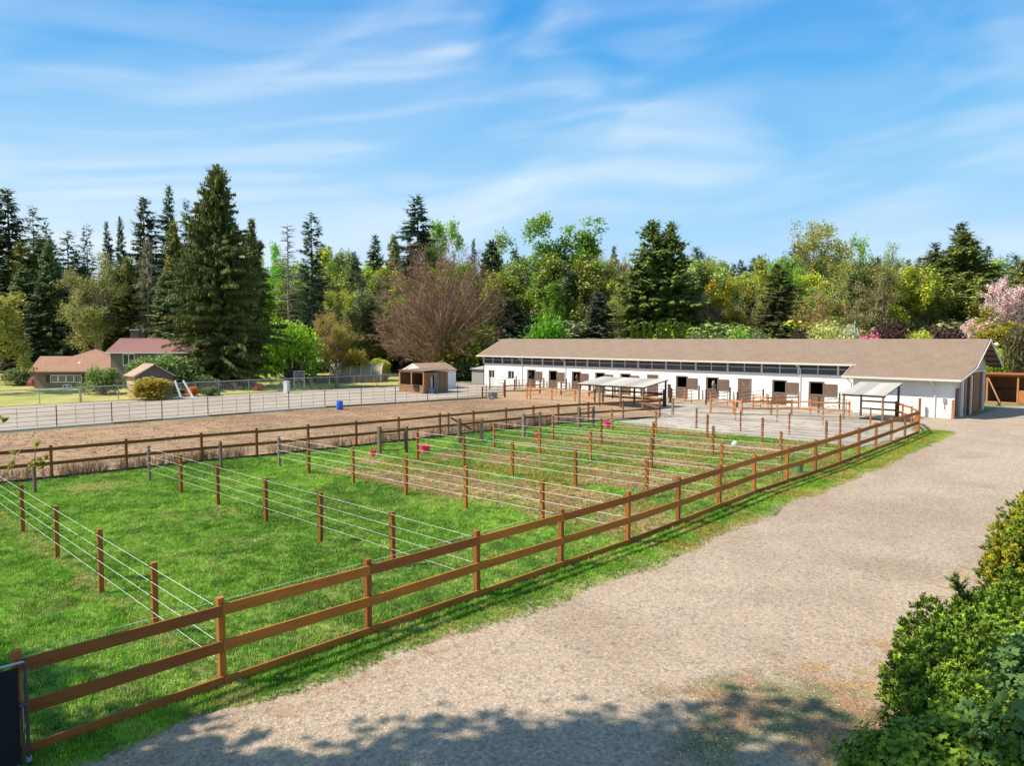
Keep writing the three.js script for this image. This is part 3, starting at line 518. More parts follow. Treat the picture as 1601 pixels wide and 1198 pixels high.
// a roof slab drawn in (x, distance down the slope); origin on the ridge, falling towards +z (or -z when back)
function roofGeo(pts, ridge, slope, thick, back = false) {
  const s = new THREE.Shape(pts.map(([x, d]) => new THREE.Vector2(x, -d))), g = new THREE.ExtrudeGeometry(s, { depth: thick, bevelEnabled: false }); g.translate(0, 0, -thick);
  const a = Math.atan(slope), m = new THREE.Matrix4();
  if (!back) m.makeBasis(V(1, 0, 0), V(0, Math.sin(a), -Math.cos(a)), V(0, Math.cos(a), Math.sin(a)));
  else m.makeBasis(V(-1, 0, 0), V(0, Math.sin(a), Math.cos(a)), V(0, Math.cos(a), -Math.sin(a)));
  m.setPosition(...ridge); g.applyMatrix4(m); return g;
}
{ // the long white stable
  const b = thing('stable', 'long white horse stable with brown shingle roof and dutch stall doors', 'stable', [-67.4, 0, -63]);
  const O = [67.4, 0, 63];                                      // geometry below is drawn in world metres and moved to the group
  const add = (name, g, m, parent = b) => { g.translate(...O); return mesh(name, g, m, parent); };
  const m = 0.446, cs = Math.hypot(1, m), dz = (z) => (z + 67.2) * cs, rz = [0, 6.0, -67.2];
  add('roof', roofGeo([[-68.05, 0], [-68.05, dz(-62.4)], [-21.3, dz(-62.4)], [-21.6, dz(-60.4)], [-13.2, dz(-60.4)], [-12.72, dz(-62.4)], [-12.66, dz(-63.6)], [-12.8, 0]], rz, m, 0.14), barnRoofM);
  add('roof', roofGeo([[12.8, 0.0], [12.8, 5.4], [68.05, 5.4], [68.05, 0.0]], [0, 6.0, -67.202], m, 0.14, true), barnRoofM);
  // eave boards and gutters
  const yE = 6 - m * 4.8, yX = 6 - m * 6.8;
  box(b, 'gutter', gutterM, [-44.66, yE - 0.06, -62.34], [46.9, 0.16, 0.1]); box(b, 'gutter', gutterM, [-17.4, yX - 0.06, -60.34], [8.5, 0.16, 0.1]);
  beam(b, 'rake_board', gutterM, [-68.08, 6 - 0.07, -67.15], [-68.08, yE - 0.09, -62.4], 0.17, 0.05); beam(b, 'rake_board', gutterM, [-12.68, 5.92, -67.15], [-12.62, yE - 0.1, -62.42], 0.13, 0.05); beam(b, 'rake_board', gutterM, [-12.62, yE - 0.1, -62.42], [-13.16, yX - 0.1, -60.42], 0.13, 0.05);
  beam(b, 'rake_board', gutterM, [-12.72, 5.92, -67.25], [-12.72, 6 - m * 4.9 - 0.1, -72.1], 0.19, 0.05); beam(b, 'rake_board', gutterM, [-21.45, yE - 0.06, -62.3], [-21.62, yX - 0.07, -60.4], 0.16, 0.04);
  // doors
  const D = [[-59.48, 'o'], [-55.98, 'o'], [-52.43, 'o'], [-49.03, 'o'], [-45.6, 'o'], [-42.16, 'c'], [-38.7, 'o'], [-35.32, 'o'], [-31.96, 'c'], [-28.6, 'o'], [-25.27, 'o']], W = 1.14, HD = 2.17, HS = 1.14;
  const wins = [[-66.47, -65.39], [-62.96, -61.88]];
  add('front_wall', (() => { const g = wallGeo(-67.4, -21.0, 0, 2.83, [...D.map(([x]) => [x, x + W, 0.02, HD]), ...wins.map(([p, q]) => [p, q, 0.98, 2.0])], 0.14); g.translate(0, 0, -63); return g; })(), white);
  for (const [p, q] of wins) {
    const f = box(b, 'window', frameWhite, [(p + q) / 2, 1.49, -63.12], [q - p - 0.01, 1.01, 0.05]);
    for (const s of [-1, 1]) { const g = mesh('pane', UNIT, glassDark, f); g.position.set(s * 0.245, 0, 0.7); g.scale.set(0.40, 0.86, 0.5); }
  }
  for (const [x, st] of D) {
    const xc = x + W / 2, fr = box(b, 'stall_door', doorBrown, [xc, HD + 0.05, -62.975], [W + 0.2, 0.1, 0.06]);        // head trim carries the leaves
    const o = wpos(fr), sub = (name, mt, c, s, rz = 0) => { const q = mesh(name, UNIT, mt, fr); q.position.set((c[0] - o.x) / fr.scale.x, (c[1] - o.y) / fr.scale.y, (c[2] - o.z) / fr.scale.z); q.scale.set(s[0] / fr.scale.x, s[1] / fr.scale.y, s[2] / fr.scale.z); return q; };
    for (const sx of [-0.05, W + 0.05]) sub('jamb', doorTrim, [x + sx, HD / 2, -62.975], [0.1, HD, 0.06]);
    sub('lower_leaf', doorRed, [xc, HS / 2 + 0.03, -63.03], [W - 0.03, HS - 0.05, 0.05]);
    const X = (cx, cy, w, h, z, mt) => { // crossed braces and rim boards proud of the leaf
      for (const s of [-1, 1]) { const g = new THREE.BoxGeometry(Math.hypot(w, h), 0.09, 0.03); g.rotateZ(s * Math.atan2(h, w)); g.translate(cx, cy, z + s * 0.003); const q = mesh('brace', g, mt, fr); q.scale.set(1 / fr.scale.x, 1 / fr.scale.y, 1 / fr.scale.z); q.position.set(-o.x / fr.scale.x, -o.y / fr.scale.y, -o.z / fr.scale.z); }
      for (const [px, py, sx, sy] of [[cx, cy + h / 2 - 0.05, w, 0.1], [cx, cy - h / 2 + 0.05, w, 0.1], [cx - w / 2 + 0.05, cy, 0.1, h], [cx + w / 2 - 0.05, cy, 0.1, h]]) sub('brace', mt, [px, py, z + 0.012], [sx, sy, 0.03]);
    };
    X(xc, HS / 2 + 0.03, W - 0.06, HS - 0.06, -62.995, doorTrim);
    const openX = x + W + W / 2 + 0.06;
    if (st === 'o') { sub('upper_leaf', doorBrown, [openX, (HS + HD) / 2 - 0.08, -62.95], [W, HD - HS, 0.05]); sub('upper_leaf_rim', doorTrim, [openX, HS - 0.06, -62.93], [W, 0.07, 0.03]); }
    else { sub('upper_leaf', doorBrown, [xc, (HS + HD) / 2 + 0.02, -63.03], [W - 0.03, HD - HS - 0.05, 0.05]); X(xc, (HS + HD) / 2 + 0.02, W - 0.06, HD - HS - 0.06, -62.995, doorTrim); }
  }
  // clerestory: ledge, posts, mid rail and smoked panes
  box(b, 'ledge', gutterM, [-44.2, 2.86, -62.97], [46.5, 0.06, 0.16]);
  for (let k = 0; k <= 27; k++) { const x = -67.32 + k * 1.709, thick = k % 2 === 0; box(b, 'mullion', whiteTrim, [x, 3.36, -63.0], [thick ? 0.16 : 0.07, 0.95, 0.12]); if (k === 27) break;
    const xc = x + 0.8545; box(b, 'pane', smoky, [xc, 3.60, -63.06], [1.66, 0.46, 0.03]); box(b, 'pane', smokyBlue, [xc, 3.13, -63.05], [1.66, 0.48, 0.03]); box(b, 'glazing_bar', whiteTrim, [xc, 3.37, -63.02], [1.60, 0.045, 0.05]); }
  box(b, 'plywood_patch', tanWood, [-50.35, 3.1, -63.0], [0.42, 0.4, 0.03]);
  box(b, 'header', beige, [-44.2, 3.84, -63.07], [46.4, 0.1, 0.12]);
  // downspouts
  const spout = (x, zw, yt, ze) => { rod(b, 'downspout', whiteTrim, [x, 0.1, zw], [x, yt - 0.55, zw], 0.05); rod(b, 'downspout', whiteTrim, [x, yt - 0.56, zw], [x - 0.25, yt - 0.12, ze], 0.05); };
  spout(-60.4, -62.93, yE, -62.35); spout(-53.46, -62.93, yE, -62.35); spout(-26.1, -62.93, yE, -62.35); spout(-15.0, -61.03, yX, -60.36); spout(-21.1, -61.0, yX, -60.36);
  // gable and back walls
  const prof = (z) => 6 - m * Math.abs(z + 67.2) - 0.17;
  const side = (pts, holes, x, thick, name, mt) => { const g = wallGeo(0, 0, 0, 0, holes, thick, pts); g.rotateY(Math.PI / 2); g.translate(x, 0, 0); return add(name, g, mt); };   // shape x = -z
  side([[63.0, 0], [71.4, 0], [71.4, prof(-71.4)], [67.2, prof(-67.2)], [63.0, prof(-63)]], [], -67.26, 0.14, 'gable_wall', white);
  { const g = wallGeo(-67.26, -13.94, 0, prof(-71.4), [], 0.14); g.translate(0, 0, -71.26); add('back_wall', g, beige); }
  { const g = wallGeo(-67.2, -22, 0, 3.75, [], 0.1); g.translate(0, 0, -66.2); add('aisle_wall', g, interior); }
  // extension with the eave that reaches lower
  { const g = wallGeo(-21.0, -13.8, 0, 2.86, [], 0.14); g.translate(0, 0, -61.1); add('extension_wall', g, white); }
  side([[61.24, 0], [63.0, 0], [63, prof(-63)], [61.24, prof(-61.24)]], [], -20.86, 0.14, 'extension_wall', white);
  side([[61.24, 0], [71.4, 0], [71.4, prof(-71.4)], [67.2, prof(-67.2)], [61.24, prof(-61.24)]], [[61.5, 63.0, 0.02, 2.25], [63.4, 65.2, 0.02, 3.05], [66.6, 70.6, 0.02, 3.25]], -13.8, 0.14, 'gable_wall', beige);
  // gable end: corner boards, sliding door, track, inner partition, lamp
  box(b, 'corner_board', whiteTrim, [-13.76, 1.42, -61.16], [0.1, 2.84, 0.16]);
  box(b, 'door_track', whiteTrim, [-13.7, 3.36, -68.4], [0.1, 0.1, 4.8]); box(b, 'sliding_door', tanWood, [-13.68, 1.65, -67.6], [0.06, 3.2, 2.3], 0, UNIT_V);
  for (let k = 0; k < 7; k++) box(b, 'door_plank', k % 2 ? tanWood : stain[3], [-13.64, 1.65, -68.6 + k * 0.33], [0.025, 3.2, 0.31], 0, UNIT_V);
  for (const z of [-63.2, -65.9]) box(b, 'bay_post', z === -65.9 ? whiteTrim : frameWhite, [-13.68, 1.55, z], [0.16, 3.1, 0.22]); box(b, 'bay_post', stain[3], [-13.7, 1.6, -65.35], [0.14, 3.2, 0.3], 0, UNIT_V);
  box(b, 'bay_panel', whiteTrim, [-14.5, 2.2, -64.3], [0.06, 1.6, 1.7]); box(b, 'tack_locker', darkWood[0], [-14.6, 0.6, -64.2], [0.5, 1.2, 0.9]);
  box(b, 'plank_door', doorRed, [-13.9, 1.1, -62.6], [0.06, 2.1, 0.75], 0, UNIT_V);
  for (let k = 0; k < 5; k++) box(b, 'lookout_rafter', darkWood[k % 2], [-13.25, prof(-68 - k) - 0.04, -68 - k], [0.9, 0.12, 0.07]);
  { const lamp = new THREE.SphereGeometry(0.17, 16, 10); const l = mesh('lamp_globe', lamp, M([0.82, 0.80, 0.52], 0.3), b); l.position.set(-12.5 + 67.4, 5.55, -68.1 + 63); rod(b, 'lamp_arm', gutterM, [-13.7, 5.4, -67.6], [-12.55, 5.5, -68.05], 0.02); }
  box(b, 'meter_box', galv, [-14.35, 1.35, -61.05], [0.24, 0.34, 0.12]); rod(b, 'conduit', galv, [-14.35, 0.8, -61.06], [-14.35, 1.2, -61.06], 0.03); rod(b, 'hose_bib', blackPlastic, [-14.35, 0.78, -61.06], [-14.35, 0.72, -60.95], 0.03);
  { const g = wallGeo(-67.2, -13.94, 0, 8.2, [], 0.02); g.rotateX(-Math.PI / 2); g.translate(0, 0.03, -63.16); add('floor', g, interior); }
  const bird = mesh('vent_cap', new THREE.CylinderGeometry(0.06, 0.08, 0.22, 8), blackPlastic, b); bird.position.set(-42.3 + 67.4, 2.98, 0.1);
}
const tin = [[0.36, 0.335, 0.29], [0.30, 0.272, 0.23], [0.41, 0.385, 0.335]].map((c) => M(c, 0.75, { metalness: 0.0, bumpMap: (() => { const t = greyTex(64, 4, (u) => 0.5 + 0.5 * Math.sin(u * 6.283)); t.repeat.set(9, 1); return t; })(), bumpScale: 0.02 }));
function shelter(label, x0, x1, zf, zb, yf, yb, n, posts, seed) {
  const s = thing('run_in_shelter', label, 'shelter', [x0, 0, zf]), r = rng(seed), w = (x1 - x0) / n;
  for (let k = 0; k < n; k++) { const o = 0.012 * (k % 2); beam(s, 'roof_sheet', tin[k % 3], [x0 + w * (k + 0.5), yf + o, zf + 0.15], [x0 + w * (k + 0.5), yb + o, zb - 0.2], 0.02, w + 0.03); }
  for (const [z, y] of [[zf, yf], [zb, yb]]) beam(s, 'beam', greyWood[1], [x0, y - 0.09, z], [x1, y - 0.09, z], 0.13, 0.06);
  for (const x of [x0 + 0.06, x1 - 0.06]) beam(s, 'rafter', greyWood[0], [x, yf - 0.06, zf + 0.1], [x, yb - 0.06, zb - 0.15], 0.09, 0.05);
  for (const [x, z, dark] of posts) { const y = lerp(yf, yb, (z - zf) / (zb - zf)) - 0.1; box(s, 'post', dark ? darkWood[0] : greyWood[Math.floor(r() * 3)], [x, y / 2, z], [0.13, y, 0.13], 0, UNIT_V); }
  return s;
}
{
  const s = shelter('long metal-roofed run-in shelter in front of the stable doors', -41.4, -34.1, -50.5, -54.0, 1.9, 2.42, 6, [[-41.2, -50.5], [-38.9, -50.5], [-36.6, -50.5], [-34.3, -50.5], [-41.2, -54, 1], [-37.6, -54, 1], [-34.3, -54, 1]], 3);
  for (const y of [1.15, 0.6]) { beam(s, 'rail', darkWood[1], [-41.2, y, -53.9], [-34.3, y, -53.9], 0.15, 0.04); beam(s, 'rail', darkWood[0], [-34.22, y, -50.5], [-34.22, y, -53.9], 0.14, 0.04); }
  beam(s, 'rail', oldStain[0], [-34.3, 1.2, -50.3], [-30.0, 1.28, -46.5], 0.14, 0.04); beam(s, 'rail', oldStain[2], [-34.3, 0.65, -50.3], [-30.0, 0.68, -46.5], 0.14, 0.04); beam(s, 'brace', oldStain[1], [-33.4, 0.1, -49.6], [-32.2, 1.2, -48.5], 0.09, 0.04);
}
{
  const s = shelter('small metal-roofed shelter beside the stable extension', -19.6, -16.6, -54.8, -58.4, 1.93, 2.66, 4, [[-19.45, -54.8], [-16.75, -54.8], [-19.4, -58.3, 1], [-16.75, -58.3, 1]], 4);
  for (const y of [1.2, 0.62]) { beam(s, 'rail', darkWood[0], [-19.4, y, -58.2], [-16.75, y, -58.2], 0.13, 0.04); }
  box(s, 'rubber_mat', blackPlastic, [-17.6, 0.05, -56.8], [2.2, 0.08, 1.8]);
}
{ // white shed
  const s = thing('white_shed', 'white gabled shed with brown roof left of the stable', 'shed', [-70, 0, -52]);
  const add = (name, g, m) => { g.translate(70, 0, 52); return mesh(name, g, m, s); };
  { const g = wallGeo(0, 0, 0, 0, [], 0.12, [[-70, 0], [-66, 0], [-66, 2.2], [-68, 2.95], [-70, 2.2]]); g.translate(0, 0, -52); add('front_wall', g, white); }
  { const g = wallGeo(0, 0, 0, 0, [], 0.12, [[-70, 0], [-66, 0], [-66, 2.2], [-68, 2.95], [-70, 2.2]]); g.translate(0, 0, -56.9); add('back_wall', g, white); }
  for (const x of [-69.94, -66.06]) box(s, 'side_wall', white, [x, 1.1, -54.5], [0.12, 2.2, 4.78]);
  const rm = shingles([0.24, 0.15, 0.10], [0.34, 0.22, 0.145], 5);
  for (const sd of [-1, 1]) { const g = new THREE.BoxGeometry(2.42, 0.08, 5.08); g.rotateZ(-sd * Math.atan(0.375)); g.translate(-68 + sd * 1.12, 2.62, -54.52); add('roof', g, rm); }
  beam(s, 'bargeboard', whiteTrim, [-70.2, 2.17, -51.96], [-68, 3.0, -51.96], 0.13, 0.04); beam(s, 'bargeboard', whiteTrim, [-68, 3.0, -51.96], [-65.8, 2.17, -51.96], 0.13, 0.04);
  box(s, 'corner_trim', whiteTrim, [-70.02, 1.1, -51.97], [0.12, 2.2, 0.1]);
}
{ // raw timber run-in built against it
  const s = thing('timber_run_in', 'raw timber run-in box with open front before the white shed', 'shed', [-65.6, 0, -48.3]), r = rng(31);
  const x0 = -65.6, x1 = -61.2, z0 = -48.3, z1 = -51.7;
  for (const x of [x0 + 0.06, (x0 + x1) / 2, x1 - 0.06]) box(s, 'post', pick(paleStain, r), [x, 1.15, z0], [0.12, 2.3, 0.12], 0, UNIT_V);
  beam(s, 'header', paleStain[0], [x0, 2.36, z0], [x1, 2.36, z0], 0.14, 0.13);
  for (let k = 0; k < 4; k++) beam(s, 'plank', k % 2 ? greyWood[2] : tanWood, [x0, 0.13 + k * 0.205, z0 + 0.08], [x1, 0.13 + k * 0.205, z0 + 0.08], 0.195, 0.03);
  beam(s, 'sill_board', paleStain[1], [x0, 0.86, z0 + 0.09], [x1, 0.86, z0 + 0.09], 0.07, 0.09); beam(s, 'sleeper', paleStain[0], [x0 - 0.2, 0.06, z0 + 0.2], [x1, 0.06, z0 + 0.2], 0.1, 0.14);
  const n = 15; for (let k = 0; k < n; k++) { const z = lerp(z0 - 0.1, z1, (k + 0.5) / n); if (k === 4 || k === 5) { box(s, 'plank', doorRed, [x1, 2.1, z], [0.03, 0.42, 0.22], 0, UNIT_V); continue; } box(s, 'plank', pick([tanWood, oldStain[2], greyWood[0], greyWood[2]], r), [x1 + (k % 2) * 0.006, 1.16, z], [0.03, 2.3, 0.225], 0, UNIT_V); }
  for (let k = 0; k < n; k++) { const x = lerp(x0, x1, (k + 0.5) / n); box(s, 'plank', pick(darkWood, r), [x, 1.15, z1], [0.285, 2.3, 0.03], 0, UNIT_V); }
  box(s, 'side_wall', osb, [x0, 1.15, (z0 + z1) / 2], [0.03, 2.3, z0 - z1 - 0.1]);
  beam(s, 'roof', shingles([0.14, 0.09, 0.07], [0.22, 0.145, 0.105], 9), [(x0 + x1) / 2, 2.47, z0 + 0.15], [(x0 + x1) / 2, 2.62, z1 - 0.1], 0.06, x1 - x0 + 0.2);
  box(s, 'door_lining', frameWhite, [x1 - 0.2, 1.0, -49.55], [0.03, 1.7, 0.16]);
}
{ const s = thing('grey_lean_to', 'small grey lean-to shed at the left end of the stable', 'shed', [-70.2, 0, -63.6]); box(s, 'front_wall', M([0.27, 0.27, 0.27], 0.85, { map: sidingTex }), [-69, 0.95, -63.6], [2.6, 1.9, 0.1]); for (const x of [-70.25, -67.75]) box(s, 'side_wall', M([0.27, 0.27, 0.27], 0.85), [x, 0.95, -65.4], [0.1, 1.9, 3.5]); beam(s, 'roof', M([0.30, 0.30, 0.28], 0.7), [-69, 2.0, -63.3], [-69, 2.5, -67.2], 0.07, 2.9); }
{ // open shed beyond the gable
  const s = thing('open_shed', 'open-fronted orange timber shed beyond the right end of the stable', 'shed', [-15.2, 0, -79]);
  const W = 7.5; for (const x of [-15.1, -12.7, -10.2]) box(s, 'post', paleStain[0], [x, 1.27, -79], [0.14, 2.5, 0.14], 0, UNIT_V);
  beam(s, 'header', stain[0], [-15.3, 2.56, -78.95], [-15.3 + W, 2.56, -78.95], 0.16, 0.06); box(s, 'roof', stain[3], [-15.3 + W / 2, 2.7, -80.9], [W + 0.3, 0.07, 4.3]);
  box(s, 'back_wall', osb, [-15.3 + W / 2, 1.3, -82.6], [W, 2.6, 0.05]); box(s, 'side_wall', osb, [-15.28, 1.3, -80.8], [0.05, 2.6, 3.6]); beam(s, 'rail', darkWood[0], [-15.2, 1.2, -82.5], [-15.2 + W, 1.2, -82.5], 0.1, 0.04);
  beam(s, 'brace', paleStain[2], [-15.0, 2.3, -78.9], [-14.0, 0.05, -78.8], 0.11, 0.05); beam(s, 'sill', paleStain[2], [-15.2, 0.08, -78.95], [-12.7, 0.08, -78.95], 0.12, 0.1); box(s, 'locker', paleStain[1], [-12.35, 0.65, -79.15], [0.5, 1.2, 0.4], 0, UNIT_V);
}
{ const o = thing('door_stop', 'small black leaning block on the gravel by the open shed', 'block', [-13.6, 0, -76]); const g = new THREE.CylinderGeometry(0.05, 0.13, 0.42, 6); g.rotateZ(0.35); g.translate(0, 0.2, 0); mesh('body', g, blackPlastic, o); const h = mesh('base', new THREE.CylinderGeometry(0.17, 0.19, 0.05, 10), blackPlastic, o); h.position.y = 0.03; }

// houses on the left, turned to face the drone
const RT = V(Math.cos(YAW), 0, -Math.sin(YAW)), FW = V(-Math.sin(YAW), 0, -Math.cos(YAW));
const site = (lat, dep, y = 0) => RT.clone().multiplyScalar(lat).addScaledVector(FW, dep).setY(y).toArray();
const stucco = M([0.185, 0.150, 0.130], 0.85, { bumpMap: rep(grit, 3, 3), bumpScale: 0.004 }), houseRoof = shingles([0.25, 0.135, 0.085], [0.36, 0.21, 0.14], 21), metalRed = M([0.44, 0.225, 0.185], 0.5);
function lbox(parent, name, mat, c, s, rz = 0, rx = 0) { const m_ = mesh(name, UNIT, mat, parent); m_.position.set(...c); m_.scale.set(...s); m_.rotation.z = rz; m_.rotation.x = rx; return m_; }
{
  const h = thing('house', 'low grey-brown house wing with brown hipped shingle roof and four white windows', 'house', site(-52.5, 86), YAW);
  // local x: right, z: towards the drone, front wall at z = 0
  const x0 = -5.4, x1 = 4.2;
  const g = wallGeo(x0, x1, 0, 2.1, [[-3.48, 0.32, 0.72, 1.62]], 0.2); mesh('front_wall', g, stucco, h); for (const x of [x0 + 0.1, x1 - 0.1]) lbox(h, 'side_wall', stucco, [x, 1.05, -3.2], [0.2, 2.1, 6]); lbox(h, 'back_wall', stucco, [(x0 + x1) / 2, 1.05, -6.2], [x1 - x0, 2.1, 0.2]);
  for (let k = 0; k < 4; k++) {
    const xc = -3.48 + 0.475 + k * 0.95, w = lbox(h, 'window', frameWhite, [xc, 1.17, -0.06], [0.93, 0.9, 0.1]);
    const p = mesh('pane', UNIT, M([0.05, 0.045, 0.04], 0.15), w); p.scale.set(0.84, 0.8, 0.5); p.position.z = 0.3;
    for (const q of [-0.2, 0.05, 0.3]) { const b = mesh('muntin', UNIT, frameWhite, w); b.scale.set(0.025, 0.8, 0.1); b.position.set(q - 0.05, 0, 0.6); }
    for (const q of [-0.12, 0.14]) { const b = mesh('muntin', UNIT, frameWhite, w); b.scale.set(0.84, 0.03, 0.1); b.position.set(0, q, 0.58); }
  }
  for (const x of [-3.75, 0.6]) lbox(h, 'shutter', darkWood[0], [x, 1.17, 0.03], [0.4, 0.95, 0.05]);
  const roof = (name, P, idx, mt) => { const G = new THREE.BufferGeometry(), p = [], uv = []; for (const f of idx) { const o = P[f[0]], e1 = V(...P[f[1]]).sub(V(...o)).normalize(), nn = V(0, 0, 0).crossVectors(e1, V(...P[f[2]]).sub(V(...o))).normalize(), e2 = V(0, 0, 0).crossVectors(nn, e1); for (let k = 1; k < f.length - 1; k++) for (const q of [f[0], f[k], f[k + 1]]) { p.push(...P[q]); const d = V(...P[q]).sub(V(...o)); uv.push(d.dot(e1), d.dot(e2)); } } G.setAttribute('position', new THREE.Float32BufferAttribute(p, 3)); G.setAttribute('uv', new THREE.Float32BufferAttribute(uv, 2)); G.computeVertexNormals(); mt.side = THREE.DoubleSide; return mesh(name, G, mt, h); };
  const e = 2.08, r = 3.86;
  roof('roof', [[x0 - 0.4, e, 0.5], [x1, e, 0.5], [x1, e, -6.6], [x0 - 0.4, e, -6.6], [x0 - 0.55, r, -2.1], [x1, r, -2.1]], [[0, 1, 5, 4], [2, 3, 4, 5], [3, 0, 4], [1, 2, 5]], houseRoof);
  roof('roof', [[-3.2, 3.5, -2.2], [3.0, 3.5, -2.2], [3.4, 3.2, -5.8], [-3.4, 3.2, -5.8], [-0.1, 4.72, -3.9]], [[0, 1, 4], [1, 2, 4], [2, 3, 4], [3, 0, 4]], houseRoof);
  lbox(h, 'fascia', M([0.30, 0.20, 0.15], 0.7), [(x0 + x1) / 2 - 0.2, e - 0.06, 0.5], [x1 - x0 + 0.4, 0.13, 0.05]);
  const vt = mesh('roof_vent', new THREE.SphereGeometry(0.28, 10, 6), galv, h); vt.scale.set(1.2, 0.5, 0.9); vt.position.set(-0.4, 3.02, -1.1); rod(h, 'vent_pipe', galv, [0, 0, 0], [0, 0.35, 0], 0.06); const vp = h.children[h.children.length - 1]; vp.position.set(1.7, 3.1, -1.4); vp.quaternion.identity();
}
{
  const h = thing('house', 'two-storey grey house with pinkish red ribbed metal roof behind shrubs', 'house', site(-42.2, 85.5), YAW);
  const W = 10, x0 = -6.1, x1 = x0 + W, g = wallGeo(x0, x1, 0, 4.35, [[-4.6, -3.2, 2.75, 4.25]], 0.2); mesh('front_wall', g, stucco, h); for (const x of [x0 + 0.1, x1 - 0.1]) lbox(h, 'side_wall', stucco, [x, 2.17, -3.1], [0.2, 4.35, 5.8]); lbox(h, 'back_wall', stucco, [x0 + W / 2, 2.17, -6.1], [W, 4.35, 0.2]);
  const w = lbox(h, 'window', frameWhite, [-3.9, 3.5, -0.04], [1.42, 1.52, 0.1]); for (const s of [-1, 1]) { const p = mesh('pane', UNIT, M([0.03, 0.05, 0.04], 0.1), w); p.scale.set(0.4, 0.82, 0.5); p.position.set(s * 0.24, 0, 0.35); }
  for (const s of [1, -1]) { const a = Math.atan2(1.62, 3.3), m_ = lbox(h, 'roof', metalRed, [x0 + W / 2, 5.18, -3.05 + s * 1.72], [W + 0.9, 0.06, 3.85], 0, s * a); if (s === 1) { const t = []; for (let k = 0; k < 46; k++) { const b = new THREE.BoxGeometry(0.05 / (W + 0.9), 0.9, 1); b.translate(-0.49 + k * 0.98 / 45, 1.2, 0); t.push(b); } const rb = mesh('ribs', mergeGeometries(t), metalRed, m_); rb.userData.kind = 'stuff'; } }
  lbox(h, 'gutter', frameWhite, [x0 + W / 2, 4.32, 0.42], [W + 0.9, 0.1, 0.1]); lbox(h, 'ridge_cap', metalRed, [x0 + W / 2, 6.0, -3.05], [W + 0.9, 0.08, 0.3]);
  lbox(h, 'chimney', M([0.09, 0.075, 0.07], 0.9), [-4.7, 6.3, -3.4], [1.0, 1.5, 0.8]); lbox(h, 'chimney_cap', galv, [-4.7, 7.12, -3.4], [1.15, 0.14, 0.95]);
  for (const s of [[0, -1], [1, 1]]) { const gg = wallGeo(0, 0, 0, 0, [], 0.1, [[0.1, 4.3], [6.1, 4.3], [3.1, 5.85]]); gg.rotateY(Math.PI / 2); gg.translate(s[0] ? x1 : x0 + 0.1, 0, 0); mesh('gable', gg, stucco, h); }
}
{ // garden shed
  const s = thing('garden_shed', 'small tan and grey gabled garden shed behind the chain-link fence', 'shed', [-80.6, 0, -24.4]);
  const tanWall = M([0.48, 0.37, 0.26], 0.85, { map: sidingTex }), zf = -24.4, zb = -28, x0 = -80.6, x1 = -78, ym = 2.3, yp = 3.35;
  box(s, 'side_wall', tanWall, [(x0 + x1) / 2, 1.15, zf - 0.05], [x1 - x0 - 0.2, 2.3, 0.1]); box(s, 'side_wall', tanWall, [(x0 + x1) / 2, 1.15, zb + 0.05], [x1 - x0 - 0.2, 2.3, 0.1]);
  for (const x of [x1, x0 + 0.1]) { const g = wallGeo(0, 0, 0, 0, [], 0.1, [[24.4, 0], [28, 0], [28, ym], [26.2, yp - 0.08], [24.4, ym]]); g.rotateY(Math.PI / 2); g.translate(x + 80.6, 0, 24.4); mesh('gable_wall', g, M([0.16, 0.135, 0.115], 0.85, { map: sidingTex }), s); }
  const a = Math.atan2(1.05, 1.8), rm = shingles([0.30, 0.20, 0.14], [0.42, 0.30, 0.22], 33);
  for (const q of [1, -1]) { const g = new THREE.BoxGeometry(3.2, 0.07, 2.5); g.rotateX(q * a); g.translate((x0 + x1) / 2 + 80.6 + 0.1, 2.78, (zf + zb) / 2 + q * 1.02 + 24.4); mesh('roof', g, rm, s); beam(s, 'bargeboard', frameWhite, [x1 + 0.32, yp + 0.02, -26.2], [x1 + 0.32, ym - 0.18, -26.2 + q * 2.05], 0.12, 0.04); }
  box(s, 'door', M([0.3, 0.3, 0.29], 0.7), [x1 + 0.03, 0.95, -25.3], [0.04, 1.8, 0.8]);
}
